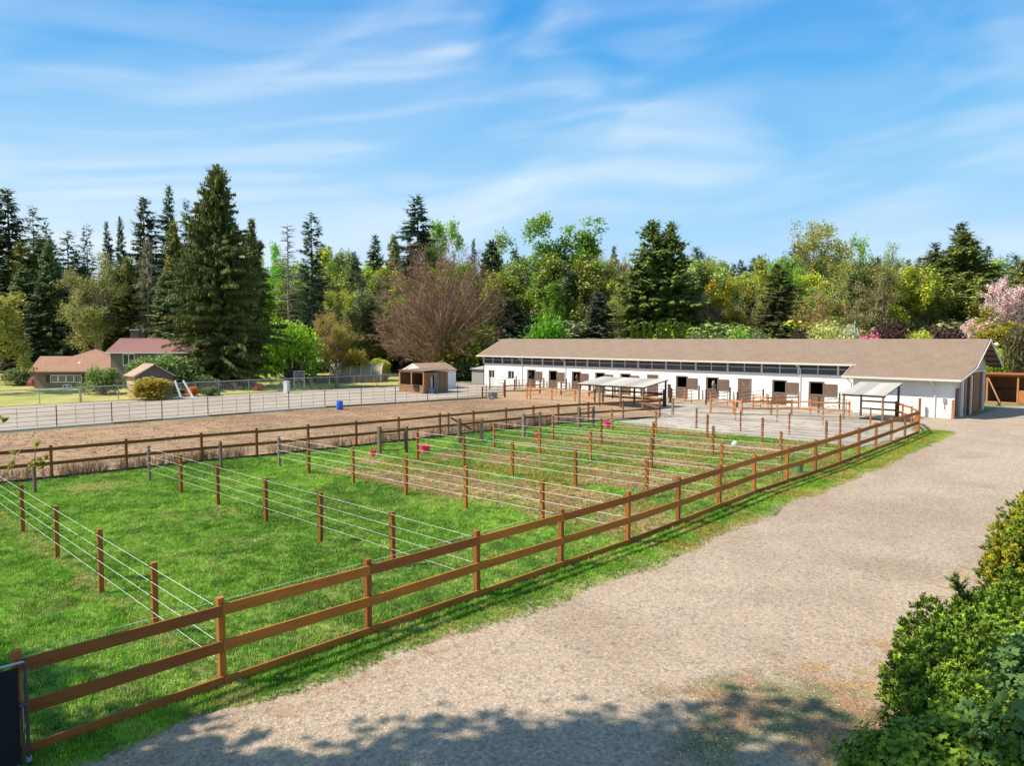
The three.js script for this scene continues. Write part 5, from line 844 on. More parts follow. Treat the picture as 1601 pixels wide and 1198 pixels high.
const TREES = [
  [-168.1, -30.7, 35.4, 5.0, 'fir', 'firDark', 'tall dark fir standing at the left end of the treeline'],
  [-178.8, -37.0, 34.5, 3.0, 'sparse', 'firDark', 'thin sparse fir beside the tall leftmost fir'],
  [-181.6, -39.9, 32.0, 2.1, 'sparse', 'firDark', 'shorter sparse fir, second along from the tall leftmost fir'],
  [-144.0, -32.1, 23.4, 3.4, 'cedar', 'cedarMid', 'mid green feathery conifer behind the low brown-roofed house wing'],
  [-182.9, -44.2, 30.5, 3.5, 'sparse', 'firDark', 'dark fir with flat drooping tiers above the mid green conifer'],
  [-191.1, -50.2, 33.6, 2.3, 'sparse', 'firPale', 'thin pale see-through conifer standing against the sky left of the chimney'],
  [-183.3, -52.3, 33.5, 1.9, 'fir', 'firDark', 'small pointed fir top directly above the brick chimney'],
  [-181.1, -54.5, 34.6, 2.2, 'fir', 'firDark', 'pointed fir top between chimney and the bulky dark fir'],
  [-151.5, -49.9, 34.4, 3.8, 'fir', 'firDark', 'bulky dark fir rising behind the lichen-hung conifer'],
  [-156.1, -56.6, 38.3, 3.0, 'fir', 'firBlue', 'tall slim fir just left of the giant spruce'],
  [-153.7, -59.0, 35.6, 2.4, 'sparse', 'firBlue', 'shorter slim fir touching the left side of the giant spruce'],
  [-132.4, -36.5, 20.8, 6.2, 'airy', 'olive', 'large olive leafed tree behind the pink metal roof'],
  [-128.9, -42.8, 23.2, 3.7, 'snagleaf', 'lichen', 'drooping conifer hung with pale grey lichen behind the pink roof'],
  [-139.0, -51.1, 28.3, 3.1, 'cedar', 'cedarOlive', 'olive conifer squeezed between lichen-hung conifer and giant spruce'],
  [-86.4, -37.0, 26.8, 6.6, 'bigspruce', 'spruceOlive', 'giant dense olive spruce with drooping boughs, tallest tree in view'],
  [-97.0, -46.2, 23.0, 2.4, 'cedar', 'spruceOlive', 'narrow spruce top growing against the right flank of the giant spruce'],
  [-141.0, -71.6, 26.5, 4.3, 'leaf', 'vivid', 'vivid green broadleaf tree between giant spruce and grey snag'],
  [-103.6, -55.1, 24.0, 2.8, 'snag', 'greyWood', 'dead grey conifer snag with bare level branches'],
  [-103.7, -59.3, 26.6, 2.5, 'tiered', 'firBlue', 'blue-green fir with open tiers beside the dead grey snag'],
  [-124.2, -76.9, 23.9, 5.1, 'leaf', 'oliveGreen', 'olive green broadleaf tree right of the tiered fir'],
  [-116.8, -75.8, 21.9, 3.2, 'fir', 'firDark', 'blunt dark fir behind the bulky grey-green pine'],
  [-127.3, -87.9, 28.3, 3.0, 'fir', 'firDark', 'twin-topped dark fir left of the copper tree'],
  [-114.8, -83.4, 26.4, 3.0, 'cedar', 'cedarOlive', 'olive conifer peeking over the left shoulder of the copper tree'],
  [-99.7, -67.4, 17.3, 5.5, 'leaf', 'greyGreen', 'bulky grey-green pine left of the copper brown tree'],
  [-104.3, -81.2, 32.4, 4.7, 'fir', 'firBlue', 'blue-green pyramid spruce rising above the copper brown tree'],
  [-109.9, -91.0, 30.6, 3.6, 'poplar', 'vivid2', 'fresh green poplar crown beside the blue-green pyramid spruce'],
  [-83.4, -69.4, 21.2, 10.7, 'beech', 'copper', 'huge leafless copper beech with fine upswept branches behind the sheds'],
  [-86.7, -46.5, 8.5, 3.7, 'round', 'lime', 'bright lime green small tree behind the chain-link fence'],
  [-87.0, -53.3, 10.6, 3.2, 'airy', 'gold', 'golden brown budding small tree with yellow top beside the lime tree'],
  [-148.2, -134.8, 34.1, 2.0, 'fir', 'firFar', 'tiny far fir tip right of the copper tree crown'],
  [-99.7, -95.5, 25.1, 4.2, 'cedar', 'cedarDark', 'dark conifer half hidden behind the right side of the copper tree'],
  [-97.9, -100.1, 27.2, 7.1, 'leaf', 'sage', 'sage green willow-like tree with pale crown, right of copper tree'],
  [-82.7, -99.6, 28.9, 6.3, 'poplar', 'poplarGreen', 'tallest fresh green cottonwood behind the stable roof'],
  [-82.3, -93.0, 18.3, 3.8, 'leaf', 'vivid2', 'light green leafy tree in front of the tall cottonwood'],
  [-78.7, -79.6, 12.3, 4.4, 'cedar', 'cedarDark', 'very dark evergreen beside the left end of the stable roof'],
  [-69.5, -77.6, 9.5, 3.6, 'round', 'lime2', 'rounded bright green maple directly behind the stable ridge'],
  [-123.4, -166.3, 33.0, 2.6, 'fir', 'firFar', 'distant dark fir pair above the tan budding trees'],
  [-68.0, -87.4, 13.4, 3.6, 'fir', 'firSteel', 'small steel-green spruce behind the stable ridge left of the hedge columns'],
  [-75.2, -102.8, 21.1, 4.1, 'airy', 'tan', 'tan budding tree between cottonwood and the twin cedar'],
  [-79.8, -101.1, 17.8, 4.8, 'airy', 'oliveBrown', 'olive brown twiggy tree right of the tall cottonwood'],
  [-70.3, -97.8, 14.8, 3.4, 'airy', 'yellowGreen', 'yellow green budding tree at the left foot of the twin cedar'],
  [-66.5, -100.2, 25.5, 5.5, 'cedar', 'cedarMid2', 'left spire of the twin-topped green cedar behind the stable'],
  [-63.8, -101.4, 25.0, 4.8, 'cedar', 'cedarMid2', 'right spire of the twin-topped green cedar behind the stable'],
  [-65.6, -115.1, 20.4, 4.6, 'airy', 'goldGreen', 'golden budding tree directly right of the twin cedar'],
  [-60.0, -110.8, 17.1, 4.8, 'leaf', 'yellow', 'brightest yellow maple in the treeline'],
  [-59.9, -103.9, 13.5, 3.6, 'airy', 'brownTwig', 'brown twiggy tree under the yellow maple near the twin cedar'],
  [-60.5, -125.7, 21.0, 5.7, 'leaf', 'goldGreen', 'yellow green tree between yellow maple and the dark spruce'],
  [-57.2, -113.6, 13.8, 3.7, 'airy', 'tan', 'tan budding tree in front of the yellow green tree'],
  [-48.6, -108.0, 17.8, 3.8, 'fir', 'spruceBrown', 'dark brown-green spruce pyramid right of the yellow maple'],
  [-61.8, -149.8, 31.0, 8.9, 'airy', 'oliveLeaf', 'tall open-crowned cottonwood standing above the dark spruce pyramid'],
  [-60.6, -136.9, 23.0, 3.8, 'leaf', 'vivid2', 'fresh green tree behind the dark spruce pyramid'],
  [-57.2, -168.4, 30.2, 4.6, 'leaf', 'vivid2', 'light green round-topped tree against the sky'],
  [-52.1, -176.2, 28.2, 4.7, 'airy', 'sage', 'grey-green open tree top against the sky left of the big fir'],
  [-48.5, -122.1, 15.8, 4.6, 'airy', 'rust', 'rusty orange budding tree right of the dark spruce pyramid'],
  [-47.6, -134.3, 20.6, 6.5, 'airy', 'goldGreen', 'wide golden olive tree behind the cream flowering shrub'],
  [-40.5, -128.7, 18.8, 6.1, 'airy', 'oliveBrown', 'bare-limbed grey olive tree with thick dark fork'],
  [-37.0, -140.6, 19.2, 5.4, 'airy', 'olive', 'olive tree with pale upright stems left of the big fir'],
  [-36.3, -161.0, 29.0, 4.3, 'fir', 'firDark', 'dark fir tip rising out of the big green fir'],
  [-32.4, -146.5, 25.2, 7.1, 'cedar', 'firGreen', 'big broad green fir near the right end of the stable'],
  [-40.2, -159.9, 25.4, 3.6, 'fir', 'firDark', 'dark fir on the left shoulder of the big green fir'],
  [-39.6, -227.9, 29.3, 2.4, 'sparse', 'firFar', 'small distant pine against the sky right of the big fir'],
  [-43.5, -231.1, 28.1, 1.8, 'fir', 'firFar', 'tiny distant fir tip right of the big green fir'],
  [-22.7, -119.6, 14.9, 5.5, 'blossom', 'pink', 'pale pink blossoming cherry tree behind the stable gable'],
  [-19.6, -110.0, 10.1, 4.0, 'leaf', 'cedarYellow', 'yellow-olive leafy tree overlapping the cherry, behind the gable'],
  [-21.0, -136.7, 19.3, 4.4, 'cedar', 'cedarOlive', 'olive conifer cut off by the right picture edge'],
  [-150.9, -29.5, 18.6, 5.0, 'cedar', 'cedarMid', 'leafy mid green conifer in front of the tall leftmost firs'],
  [-134.3, -41.6, 20.3, 4.2, 'cedar', 'cedarOlive', 'olive green conifer left of the lichen-hung conifer'],
  [-122.2, -43.7, 17.2, 3.8, 'cedar', 'cedarMid', 'mid green conifer right of the lichen-hung conifer, behind the pink roof'],
  [-117.8, -60.8, 17.1, 4.5, 'leaf', 'vivid2', 'rounded light green tree behind the lime green small tree'],
  [-112.7, -67.2, 17.2, 5.3, 'leaf', 'oliveGreen', 'full olive green tree behind the golden brown budding tree'],
  [-104.6, -66.8, 14.5, 4.4, 'airy', 'yellowGreen', 'yellow green budding tree between tiered fir and bulky pine'],
  [-101.6, -75.3, 17.0, 4.5, 'leaf', 'vivid2', 'light green leafy tree at the left flank of the copper tree'],
  [-96.8, -87.1, 18.9, 5.2, 'leaf', 'olive', 'olive tree behind the upper right side of the copper tree'],
];
const SHRUBS = [
  [-37.8, -100.4, 8.47, 3.53, 'cream', 'cream and lime flowering shrub showing over the stable ridge'],
  [-35.4, -101.3, 8.01, 1.75, 'white', 'white flowering shrub beside the cream shrub over the ridge'],
  [-32.5, -100.0, 6.93, 1.86, 'hotpink', 'hot pink flowering bush showing over the stable ridge'],
  [-31.5, -105.3, 8.71, 2.62, 'plum', 'dark purple-leaved plum right of the hot pink bush'],
  [-26.4, -110.3, 7.92, 3.15, 'plum', 'dull purple-leaved plum left of the pale pink cherry'],
  [-28.1, -105.7, 7.37, 2.40, 'yellowGreen', 'yellow green bush between the two purple plums'],
  [-41.4, -99.7, 7.62, 1.62, 'plum', 'small dark purple bush left of the cream shrub'],
  [-51.6, -89.6, 6.99, 1.98, 'greyGreen', 'grey green low bush right of the hedge columns'],
  [-49.2, -90.5, 6.71, 1.78, 'oliveGreen', 'olive low bush below the yellow maple'],
  [-46.7, -91.6, 7.50, 1.94, 'vivid2', 'bright green low bush below the tan budding tree'],
  [-44.4, -93.8, 7.24, 2.12, 'greyGreen', 'grey-green low bush at the left foot of the dark spruce'],
  [-85.8, -23.5, 3.16, 1.94, 'rhodo', 'rounded rhododendron against the end of the low house wing'],
  [-84.5, -27.5, 4.08, 1.99, 'rhodo', 'large rhododendron below the window of the pink-roofed house'],
  [-83.5, -30.0, 4.34, 3.03, 'rhodo', 'broad rhododendron between garden shed and giant spruce'],
  [-81.2, -32.2, 2.04, 1.87, 'rhodo2', 'dark green shrub at the left foot of the giant spruce'],
  [-75.0, -25.0, 2.25, 1.91, 'forsythia', 'golden yellow shrub pressed against the garden shed'],
  [-75.8, -29.2, 1.07, 0.60, 'orange', 'orange flowering azalea beside the white frame'],
  [-75.4, -30.9, 1.00, 0.95, 'greyGreen', 'pale grey green small bush beside the orange azalea'],
  [-103.9, -21.1, 1.40, 0.79, 'hotpink2', 'pink flowering bush at the corner of the low house wing'],
  [-110.0, -20.7, 2.27, 2.49, 'rhodo2', 'dark green bush left of the low house wing'],
  [-86.8, -56.2, 4.64, 2.18, 'forsythia', 'yellow flowering bush behind the hoop greenhouse'],
  [-86.1, -59.7, 3.22, 1.67, 'yellowGreen', 'olive yellow bush between hoop greenhouse and white shed'],
  [-78.1, -69.0, 2.72, 3.75, 'rhodo2', 'dark bush between white shed and stable'],
  [-17.5, -99.4, 5.25, 2.99, 'yellowGreen2', 'fresh green shrub mass beside the gable of the stable'],
  [-15.7, -96.9, 8.16, 1.59, 'rhodo3', 'dark ivy-covered stump at the right picture edge'],
  [-78.4, -37.8, 0.83, 0.59, 'red', 'small red flowering bush right of the giant spruce'],
];
const NAME = { fir: 'fir_tree', sparse: 'fir_tree', tiered: 'fir_tree', cedar: 'cedar_tree', bigspruce: 'spruce_tree', leaf: 'broadleaf_tree', airy: 'budding_tree', poplar: 'poplar_tree', beech: 'beech_tree', snag: 'dead_conifer', snagleaf: 'lichen_conifer', blossom: 'cherry_tree', round: 'small_tree' };
for (const [x, z, h, r, kind, m, label] of TREES) plant(NAME[kind], label, 'tree', kind, m, x, z, h, r, 'trees of the treeline', undefined, kind === 'beech' ? barkCopper : kind === 'snag' || kind === 'snagleaf' || kind === 'airy' ? barkGrey : barkM);
for (const [x, z, h, r, m, label] of SHRUBS) plant('shrub', label, 'shrub', 'round', m, x, z, Math.max(0.7, h), r, 'garden shrubs');
{ // clipped conifer columns behind the ridge
  PROTO.column = [conifer({ seed: 120, h: 8, r: 0.95, boughs: 170, base: 0.0, dens: 9, spray: 0.38, droop: -0.2, el0: 0.6, elTop: 0.5, wide: 0.3, pow: 0.22, hang: -0.6, inner: 0.4, limbs: 0 })];
  const spots = [[-57.7, -82.2], [-57.2, -82.6], [-56.5, -83.3], [-55.9, -83.9], [-55.1, -84.8], [-54.6, -85.2], [-54.1, -85.7], [-53.4, -86.4], [-53.0, -86.8], [-52.5, -87.2]];
  const ord = ['first', 'second', 'third', 'fourth', 'fifth', 'sixth', 'seventh', 'eighth', 'ninth', 'tenth'];
  const r = rng(44); spots.forEach(([x, z], i) => plant('columnar_cedar', ord[i] + ' clipped green conifer column from the left, over the stable ridge', 'tree', 'column', 'arbor', x, z, 7.7 + 0.6 * r(), 0.52 + 0.14 * r(), 'clipped conifer columns'));
}
{ // the wood behind, one mass
  const r = rng(333), dirs = []; const fill = (n, u0, u1, d0, d1, h0, h1, w) => { const out = []; for (let i = 0; i < n; i++) { const dep = lerp(d0, d1, r()), lat = lerp(u0, u1, (i + r()) / n) * dep / 1110, p = site(lat, dep); const s = lerp(h0, h1, r()) ; out.push({ x: p[0], z: p[2], s: 1, h: s, w: s * w * (0.85 + 0.4 * r()), ry: r() * 6.28, c: [0.8 + 0.4 * r(), 0.8 + 0.4 * r(), 0.8 + 0.3 * r()] }); } return out; };
  const pal = (ks) => (q) => { const c = LEAF[ks[Math.floor(r() * ks.length)]], g = 0.8 + 0.4 * r(); q.c = [c[0] * g, c[1] * g, c[2] * g]; return q; };
  const bare1 = leafM([1, 1, 1], 0.2), mass = (name, geo, list, ks, label) => stuff(name, geo, bare1, list.map(pal(ks)), label, 'forest');
  mass('woodland', PROTO.leaf[0].crown, fill(92, -430, 900, 150, 190, 0.92, 1.18, 1.15), ['oliveGreen', 'sage', 'vivid2', 'olive', 'yellowGreen'], 'mixed green broadleaf woodland massed behind the treeline');
  mass('woodland_001', PROTO.leaf[1].crown, fill(104, -400, 900, 124, 150, 0.62, 0.95, 1.1), ['olive', 'goldGreen', 'yellowGreen', 'oliveGreen', 'vivid2', 'sage', 'greyGreen'], 'olive and golden budding woodland massed behind the stable');
  mass('woodland_002', PROTO.fir[0].crown, fill(44, -900, -420, 134, 180, 0.78, 1.06, 1.5), ['firDark', 'cedarMid', 'firBlue', 'cedarOlive'], 'dark fir woodland massed behind the houses');
  mass('woodland_003', PROTO.fir[1].crown, fill(120, -330, 900, 240, 300, 1.2, 1.5, 1.1), ['firFar', 'firBlue'], 'far ridge of blue-green firs showing between nearer trees');
  mass('woodland_004', PROTO.cedar[1].crown, fill(34, -900, -380, 122, 140, 0.5, 0.75, 1.25), ['cedarOlive', 'cedarMid', 'firDark', 'olive'], 'undergrowth of young conifers under the left treeline');
  mass('woodland_005', PROTO.round[0].crown, fill(56, -90, 860, 108, 128, 0.9, 1.7, 1.5), ['oliveBrown', 'olive', 'yellowGreen', 'rhodo', 'greyGreen'], 'olive and green thicket under the trees behind the stable');
}
// yellow-green tree reaching in from the left edge, and the shade trees beside the drone
PROTO.big = [broad({ seed: 151, h: 18, r: 6.2, levels: 6, wob: 0.25, up: 0.4, angle: 0.75, ratio: 0.74, leaves: 9, clump: 0.95, leaf: 0.36, show: 3.5 })];
PROTO.edge = [broad({ seed: 152, h: 10, r: 4, levels: 5, wob: 0.25, up: 0.3, angle: 0.7, ratio: 0.74, leaves: 16, clump: 0.42, leaf: 0.24 })];
{ const p = site(-57.4, 79); plant('broadleaf_tree', 'pale yellow-green leafy tree reaching in from the left picture edge', 'tree', 'edge', 'fresh', p[0], p[2], 13, 4.6, 'trees of the treeline', 1.2); }
{ const p = site(-14.6, 5.6); plant('broadleaf_tree', 'tall shade tree beside the drive, out of frame, casting the dappled shadow', 'tree', 'big', 'vivid2', p[0], p[2], 17.5, 6.2, 'shade trees by the drive', 0.3); }
{ const p = site(-10.2, 4.9); plant('broadleaf_tree', 'second tall shade tree behind the drone, casting shadow on the near gravel', 'tree', 'big', 'vivid2', p[0], p[2], 20.5, 5.8, 'shade trees by the drive', 2.1, barkM, 7.5); }
{ // sapling whose budding twigs enter at the left
  const b = site(-13.4, 16.6), t = thing('sapling', 'budding sapling twigs with yellow-green leaves at the left picture edge', 'sapling', b), T = new Tri(), C = new Tri(), r = rng(66), one = [1, 1, 1];
  const root = V(0, 0, 0), fork = V(0.27, 2.11, -0.27), twigs = [[fork, V(0.93, 2.70, -1.20), V(1.17, 3.00, -1.58), V(1.27, 3.12, -1.82)], [V(0.93, 2.70, -1.20), V(0.98, 2.62, -1.39), V(1.05, 2.60, -1.60), V(1.09, 2.84, -1.78)], [V(0.57, 2.39, -0.71), V(0.82, 2.79, -1.09), V(0.82, 3.08, -1.24), V(0.73, 3.21, -1.28)], [V(1.17, 3.00, -1.58), V(1.07, 3.21, -1.62), V(0.98, 3.41, -1.67)]];
  T.tube(root, fork, 0.06, 0.035, 6, one); for (const w of twigs) for (let k = 0; k < w.length - 1; k++) T.tube(w[k], w[k + 1], 0.013 - 0.003 * k, 0.010 - 0.003 * k, 4, one);
  const heads = [V(1.27, 3.12, -1.82), V(1.18, 2.88, -1.73), V(1.21, 2.97, -1.75), V(0.73, 3.24, -1.28), V(0.68, 2.97, -1.24), V(0.64, 2.89, -1.19), V(1.10, 3.44, -1.65), V(1.12, 3.49, -1.67), V(1.05, 2.98, -1.60), V(1.01, 2.94, -1.56), V(1.14, 3.06, -1.69), V(0.57, 4.01, -1.13), V(0.46, 4.09, -1.02)];
  for (const c of heads) { for (let k = 0; k < 15; k++) { const a = r() * 6.28, e = r() * 1.6 - 0.4, d = dirv(a, e), g = 0.8 + 0.4 * r(), l = 0.07 + 0.08 * r(); C.kite(c.x + (r() - 0.5) * 0.05, c.y + (r() - 0.5) * 0.05, c.z + (r() - 0.5) * 0.05, d.x, d.y, d.z, -Math.sin(a), 0.2, Math.cos(a), l, l * 0.4, [g, g, g]); } }
  mesh('trunk', T.geo(), barkM, t); mesh('crown', C.geo(), leafM([0.34, 0.33, 0.03]), t).userData.kind = 'stuff';
}

// ───────────────────────── foreground shrubs at the edge of the drive
function yewSpray(seed, n, len, w) {
  const r = rng(seed), t = new Tri(); t.tube(V(0, 0, 0), V(0, len, 0), 0.004, 0.0015, 3, [0.6, 0.5, 0.35]);
  for (let k = 0; k < n; k++) { const y = len * (0.1 + 0.9 * (k + r() * 0.6) / n), a = r() * 6.283, up = 0.5 + 0.5 * r(), d = V(Math.cos(a), up, Math.sin(a)).normalize(), l = w * (0.7 + 0.6 * r()) * (1.1 - 0.35 * k / n), g = 0.75 + 0.5 * r(), c = [g, g, g * 0.9]; t.kite(0, y, 0, d.x, d.y, d.z, -Math.sin(a), 0.1, Math.cos(a), l, l * 0.26, c); }
  return t.geo();
}
function broadSpray(seed, n, len, leaf) {   // toothed three-lobed leaves on a stalk
  const r = rng(seed), t = new Tri(); t.tube(V(0, 0, 0), V(0, len, 0), 0.005, 0.002, 3, [0.7, 0.6, 0.3]);
  for (let k = 0; k < n; k++) {
    const y = len * (0.3 + 0.7 * k / n), a = k * 2.4 + r(), e = 0.15 + 0.5 * r(), st = V(Math.cos(a) * 0.05, y + 0.03, Math.sin(a) * 0.05), d = dirv(a, e), s = V(-Math.sin(a), (r() - 0.5) * 0.4, Math.cos(a)).normalize(), g = 0.8 + 0.4 * r(), c = [g, g, g];
    t.tube(V(0, y, 0), st, 0.003, 0.002, 3, c);
    for (const q of [-1, 0, 1]) { const dd = d.clone().multiplyScalar(q ? 0.75 : 1).addScaledVector(s, q * 0.75).add(V(0, q ? -0.08 : -0.15, 0)).normalize(), ss = s.clone().addScaledVector(d, -q * 0.7).normalize(), l = leaf * (q ? 0.8 : 1.05); t.kite(st.x, st.y, st.z, dd.x, dd.y, dd.z, ss.x, ss.y, ss.z, l, l * 0.34, c, 0.42); }
  }
  return t.geo();
}
function mound(name, label, lobes, sprayGeo, mat, n, seed, size, colour) {
  const b = site(lobes[0][0], lobes[0][1]), t = thing(name, label, 'shrub', b, 0, 'shrubs beside the drive'), r = rng(seed), spots = [], T = new Tri(), one = [1, 1, 1];
  const L = lobes.map(([lat, dep, y, rx, ry]) => { const p = site(lat, dep); return [p[0] - b[0], y, p[2] - b[2], rx, ry]; });
  const tot = L.reduce((s, l) => s + l[3] * l[3], 0), q = new THREE.Quaternion(), q2 = new THREE.Quaternion(), m4 = new THREE.Matrix4(), col = new THREE.Color();
  for (const [cx, cy, cz, rx, ry] of L) {
    for (let k = 0; k < 7; k++) { const a = r() * 6.28; T.tube(V(cx * 0.7, 0, cz * 0.7), V(cx + Math.cos(a) * rx * 0.7, cy + ry * 0.5 * r(), cz + Math.sin(a) * rx * 0.7), 0.035, 0.01, 5, one); }
    const m = Math.round(n * rx * rx / tot);
    for (let k = 0; k < m; k++) {
      const a = r() * 6.283, sy = -0.35 + 1.35 * r(), s = Math.sqrt(Math.max(0, 1 - sy * sy)), nx = Math.cos(a) * s, nz = Math.sin(a) * s;
      const bump = 1 + 0.42 * (fbm(nx * 4.2 + cx * 3 + 9, nz * 4.2 + sy * 3.6 + seed, 3) - 0.5) * 2, dep = 1 - 0.34 * r() ** 1.6, x = cx + nx * rx * dep * bump, y = cy + sy * ry * dep * bump, z = cz + nz * rx * dep * bump; if (y < 0.03) continue;
      const d = V(nx * 0.8 + (r() - 0.5) * 0.9, sy * 0.5 + 0.45 + (r() - 0.5) * 0.7, nz * 0.8 + (r() - 0.5) * 0.9).normalize();
      q.setFromUnitVectors(Y1, d).multiply(q2.setFromAxisAngle(Y1, r() * 6.283)); const sc = size * (0.6 + 0.8 * r()); m4.compose(V(x, y, z), q, V(sc, sc, sc)); spots.push([m4.clone(), colour(r, x, y, z)]);
    }
  }
  const im = new THREE.InstancedMesh(sprayGeo, mat, spots.length); spots.forEach(([m, c], i) => { im.setMatrixAt(i, m); im.setColorAt(i, col.setRGB(...c)); }); im.name = 'foliage'; im.userData.kind = 'stuff'; shadows(im); t.add(im); mesh('stems', T.geo(), barkM, t); return t;
}
const white1 = leafM([1, 1, 1], 0.2);
mound('yew_shrub', 'spreading dark green yew shrub in the lower right corner', [[8.3, 11.2, 0.6, 1.6, 0.85], [6.35, 9.0, 0.45, 1.0, 0.65], [7.15, 10.2, 0.55, 1.3, 0.75], [10.3, 12.2, 0.8, 1.4, 1.0], [9.3, 12.9, 0.5, 0.9, 0.75], [7.8, 9.2, 0.65, 1.4, 0.9]], yewSpray(5, 22, 0.10, 0.055), white1, 46000, 71, 1.0, (r) => { const g = 0.65 + 0.7 * r(), f = r() < 0.25 ? 1.7 : 1; return [0.165 * g * f, 0.255 * g * f, 0.032 * g]; });
mound('conifer_shrub', 'yellow-tipped green conifer shrub at the right picture edge', [[10.6, 13.6, 1.2, 1.1, 1.45], [11.4, 14.4, 1.4, 1.2, 1.5]], yewSpray(6, 20, 0.10, 0.055), white1, 12000, 72, 1.0, (r) => { const g = 0.7 + 0.6 * r(), y = r() < 0.4; return y ? [0.42 * g, 0.36 * g, 0.022] : [0.20 * g, 0.28 * g, 0.025]; });
mound('bramble', 'broad-leaved pale green bramble growing through the yew shrub', [[6.45, 8.3, 1.3, 0.75, 0.5], [7.0, 9.0, 1.45, 0.7, 0.45], [6.1, 8.2, 1.0, 0.6, 0.45]], broadSpray(7, 5, 0.2, 0.1), white1, 260, 73, 0.85, (r) => { const g = 0.75 + 0.5 * r(); return [0.105 * g, 0.195 * g, 0.05 * g]; });
mound('salal_shrub', 'bright green small-leaved plant along the bottom right picture edge', [[5.15, 8.75, 0.3, 0.65, 0.5], [5.7, 8.4, 0.55, 0.75, 0.55], [6.4, 8.2, 0.75, 0.8, 0.6]], broadSpray(8, 9, 0.2, 0.055), white1, 2200, 74, 1.0, (r) => { const g = 0.7 + 0.6 * r(); return [0.16 * g, 0.25 * g, 0.022 * g]; });
{ // one yew bough sticking out over the drive
  const b = site(8.7, 12.3), t = thing('yew_bough', 'single yew bough leaning out over the gravel beside the yew shrub', 'bough', b, 0, 'shrubs beside the drive'), r = rng(75), T = new Tri(), S = yewSpray(9, 30, 0.2, 0.05), parts = [];
  const A = V(0, 0.5, 0), e = site(7.75, 12.2), B = V(e[0] - b[0], 1.75, e[2] - b[2]); T.tube(A, B, 0.02, 0.006, 5, [1, 1, 1]); T.tube(V(0.02, 0, 0.02), A, 0.03, 0.02, 5, [1, 1, 1]);
  for (let k = 0; k < 70; k++) { const s = 0.25 + 0.75 * r(), p = A.clone().lerp(B, s), d = B.clone().sub(A).normalize().add(V((r() - 0.5) * 1.6, (r() - 0.4) * 1.2, (r() - 0.5) * 1.6)).normalize(), g = S.clone(); g.applyMatrix4(new THREE.Matrix4().compose(p, new THREE.Quaternion().setFromUnitVectors(Y1, d), V(1, 1, 1).multiplyScalar(0.7 + 0.5 * r()))); parts.push(g); }
  mesh('foliage', mergeGeometries(parts), leafM([0.12, 0.18, 0.03]), t).userData.kind = 'stuff'; mesh('stem', T.geo(), barkM, t);
}

// ───────────────────────── things in the paddocks and yard
function lathe(pts, n = 24) { return new THREE.LatheGeometry(pts.map(([x, y]) => new THREE.Vector2(x, y)), n); }
function tub(label, name, rgb, x, z, rt, rb, h, group, cat = 'tub') {
  const o = thing(name, label, cat, [x, 0.014, z], 0, group), m = M(rgb, 0.4, { side: THREE.DoubleSide });
  mesh('body', lathe([[0.001, 0.02], [rb, 0.02], [rb + 0.005, 0], [rb + 0.01, 0.01], [lerp(rb, rt, 0.5), h * 0.5], [rt, h - 0.03], [rt + 0.018, h - 0.02], [rt + 0.018, h], [rt - 0.012, h], [rb - 0.01, 0.03]]), m, o);
  for (const s of [-1, 1]) { const g = new THREE.TorusGeometry(0.055, 0.012, 6, 12, Math.PI); const q = mesh('handle', g, m, o); q.position.set(s * rt * 0.98, h - 0.01, 0); q.rotation.y = Math.PI / 2; }
  return o;
}
tub('small red bucket on pale trampled grass by the first pipe gate', 'bucket', [0.72, 0.05, 0.07], -30.25, -20.55, 0.17, 0.125, 0.33, 'feed tubs in the paddocks', 'bucket');
tub('large hot pink tub near the fourth rope divider', 'muck_tub', [0.86, 0.035, 0.16], -29.2, -23.1, 0.27, 0.21, 0.42, 'feed tubs in the paddocks');
tub('teal green tub beside the second pipe gate', 'muck_tub', [0.03, 0.40, 0.16], -29.6, -28.3, 0.24, 0.19, 0.3, 'feed tubs in the paddocks');
tub('red bucket hanging low beside a post near the third pipe gate', 'bucket', [0.80, 0.03, 0.09], -28.55, -31.1, 0.16, 0.12, 0.3, 'feed tubs in the paddocks', 'bucket');
tub('magenta tub on brown soil near the gravel yard', 'muck_tub', [0.86, 0.05, 0.20], -28.9, -38.4, 0.25, 0.2, 0.4, 'feed tubs in the paddocks');
tub('dull green bucket behind the board fence, at its ninth post', 'bucket', [0.10, 0.22, 0.10], -13.0, -31.4, 0.2, 0.17, 0.45, 'feed tubs in the paddocks', 'bucket');
{ const o = thing('plastic_barrel', 'blue plastic barrel beside the pipe fence of the arena', 'barrel', [-52.5, 0.01, -32.4]); mesh('body', lathe([[0.001, 0], [0.24, 0], [0.27, 0.04], [0.275, 0.2], [0.285, 0.22], [0.275, 0.24], [0.275, 0.46], [0.285, 0.48], [0.275, 0.5], [0.27, 0.68], [0.24, 0.72], [0.001, 0.72]]), M([0.015, 0.13, 0.60], 0.35), o); const l = mesh('rim', new THREE.TorusGeometry(0.245, 0.018, 8, 24), M([0.012, 0.10, 0.48], 0.35), o); l.rotation.x = Math.PI / 2; l.position.y = 0.72; for (const s of [-1, 1]) { const c = mesh('bung', new THREE.CylinderGeometry(0.035, 0.035, 0.025, 10), blackPlastic, o); c.position.set(s * 0.13, 0.73, 0); } }
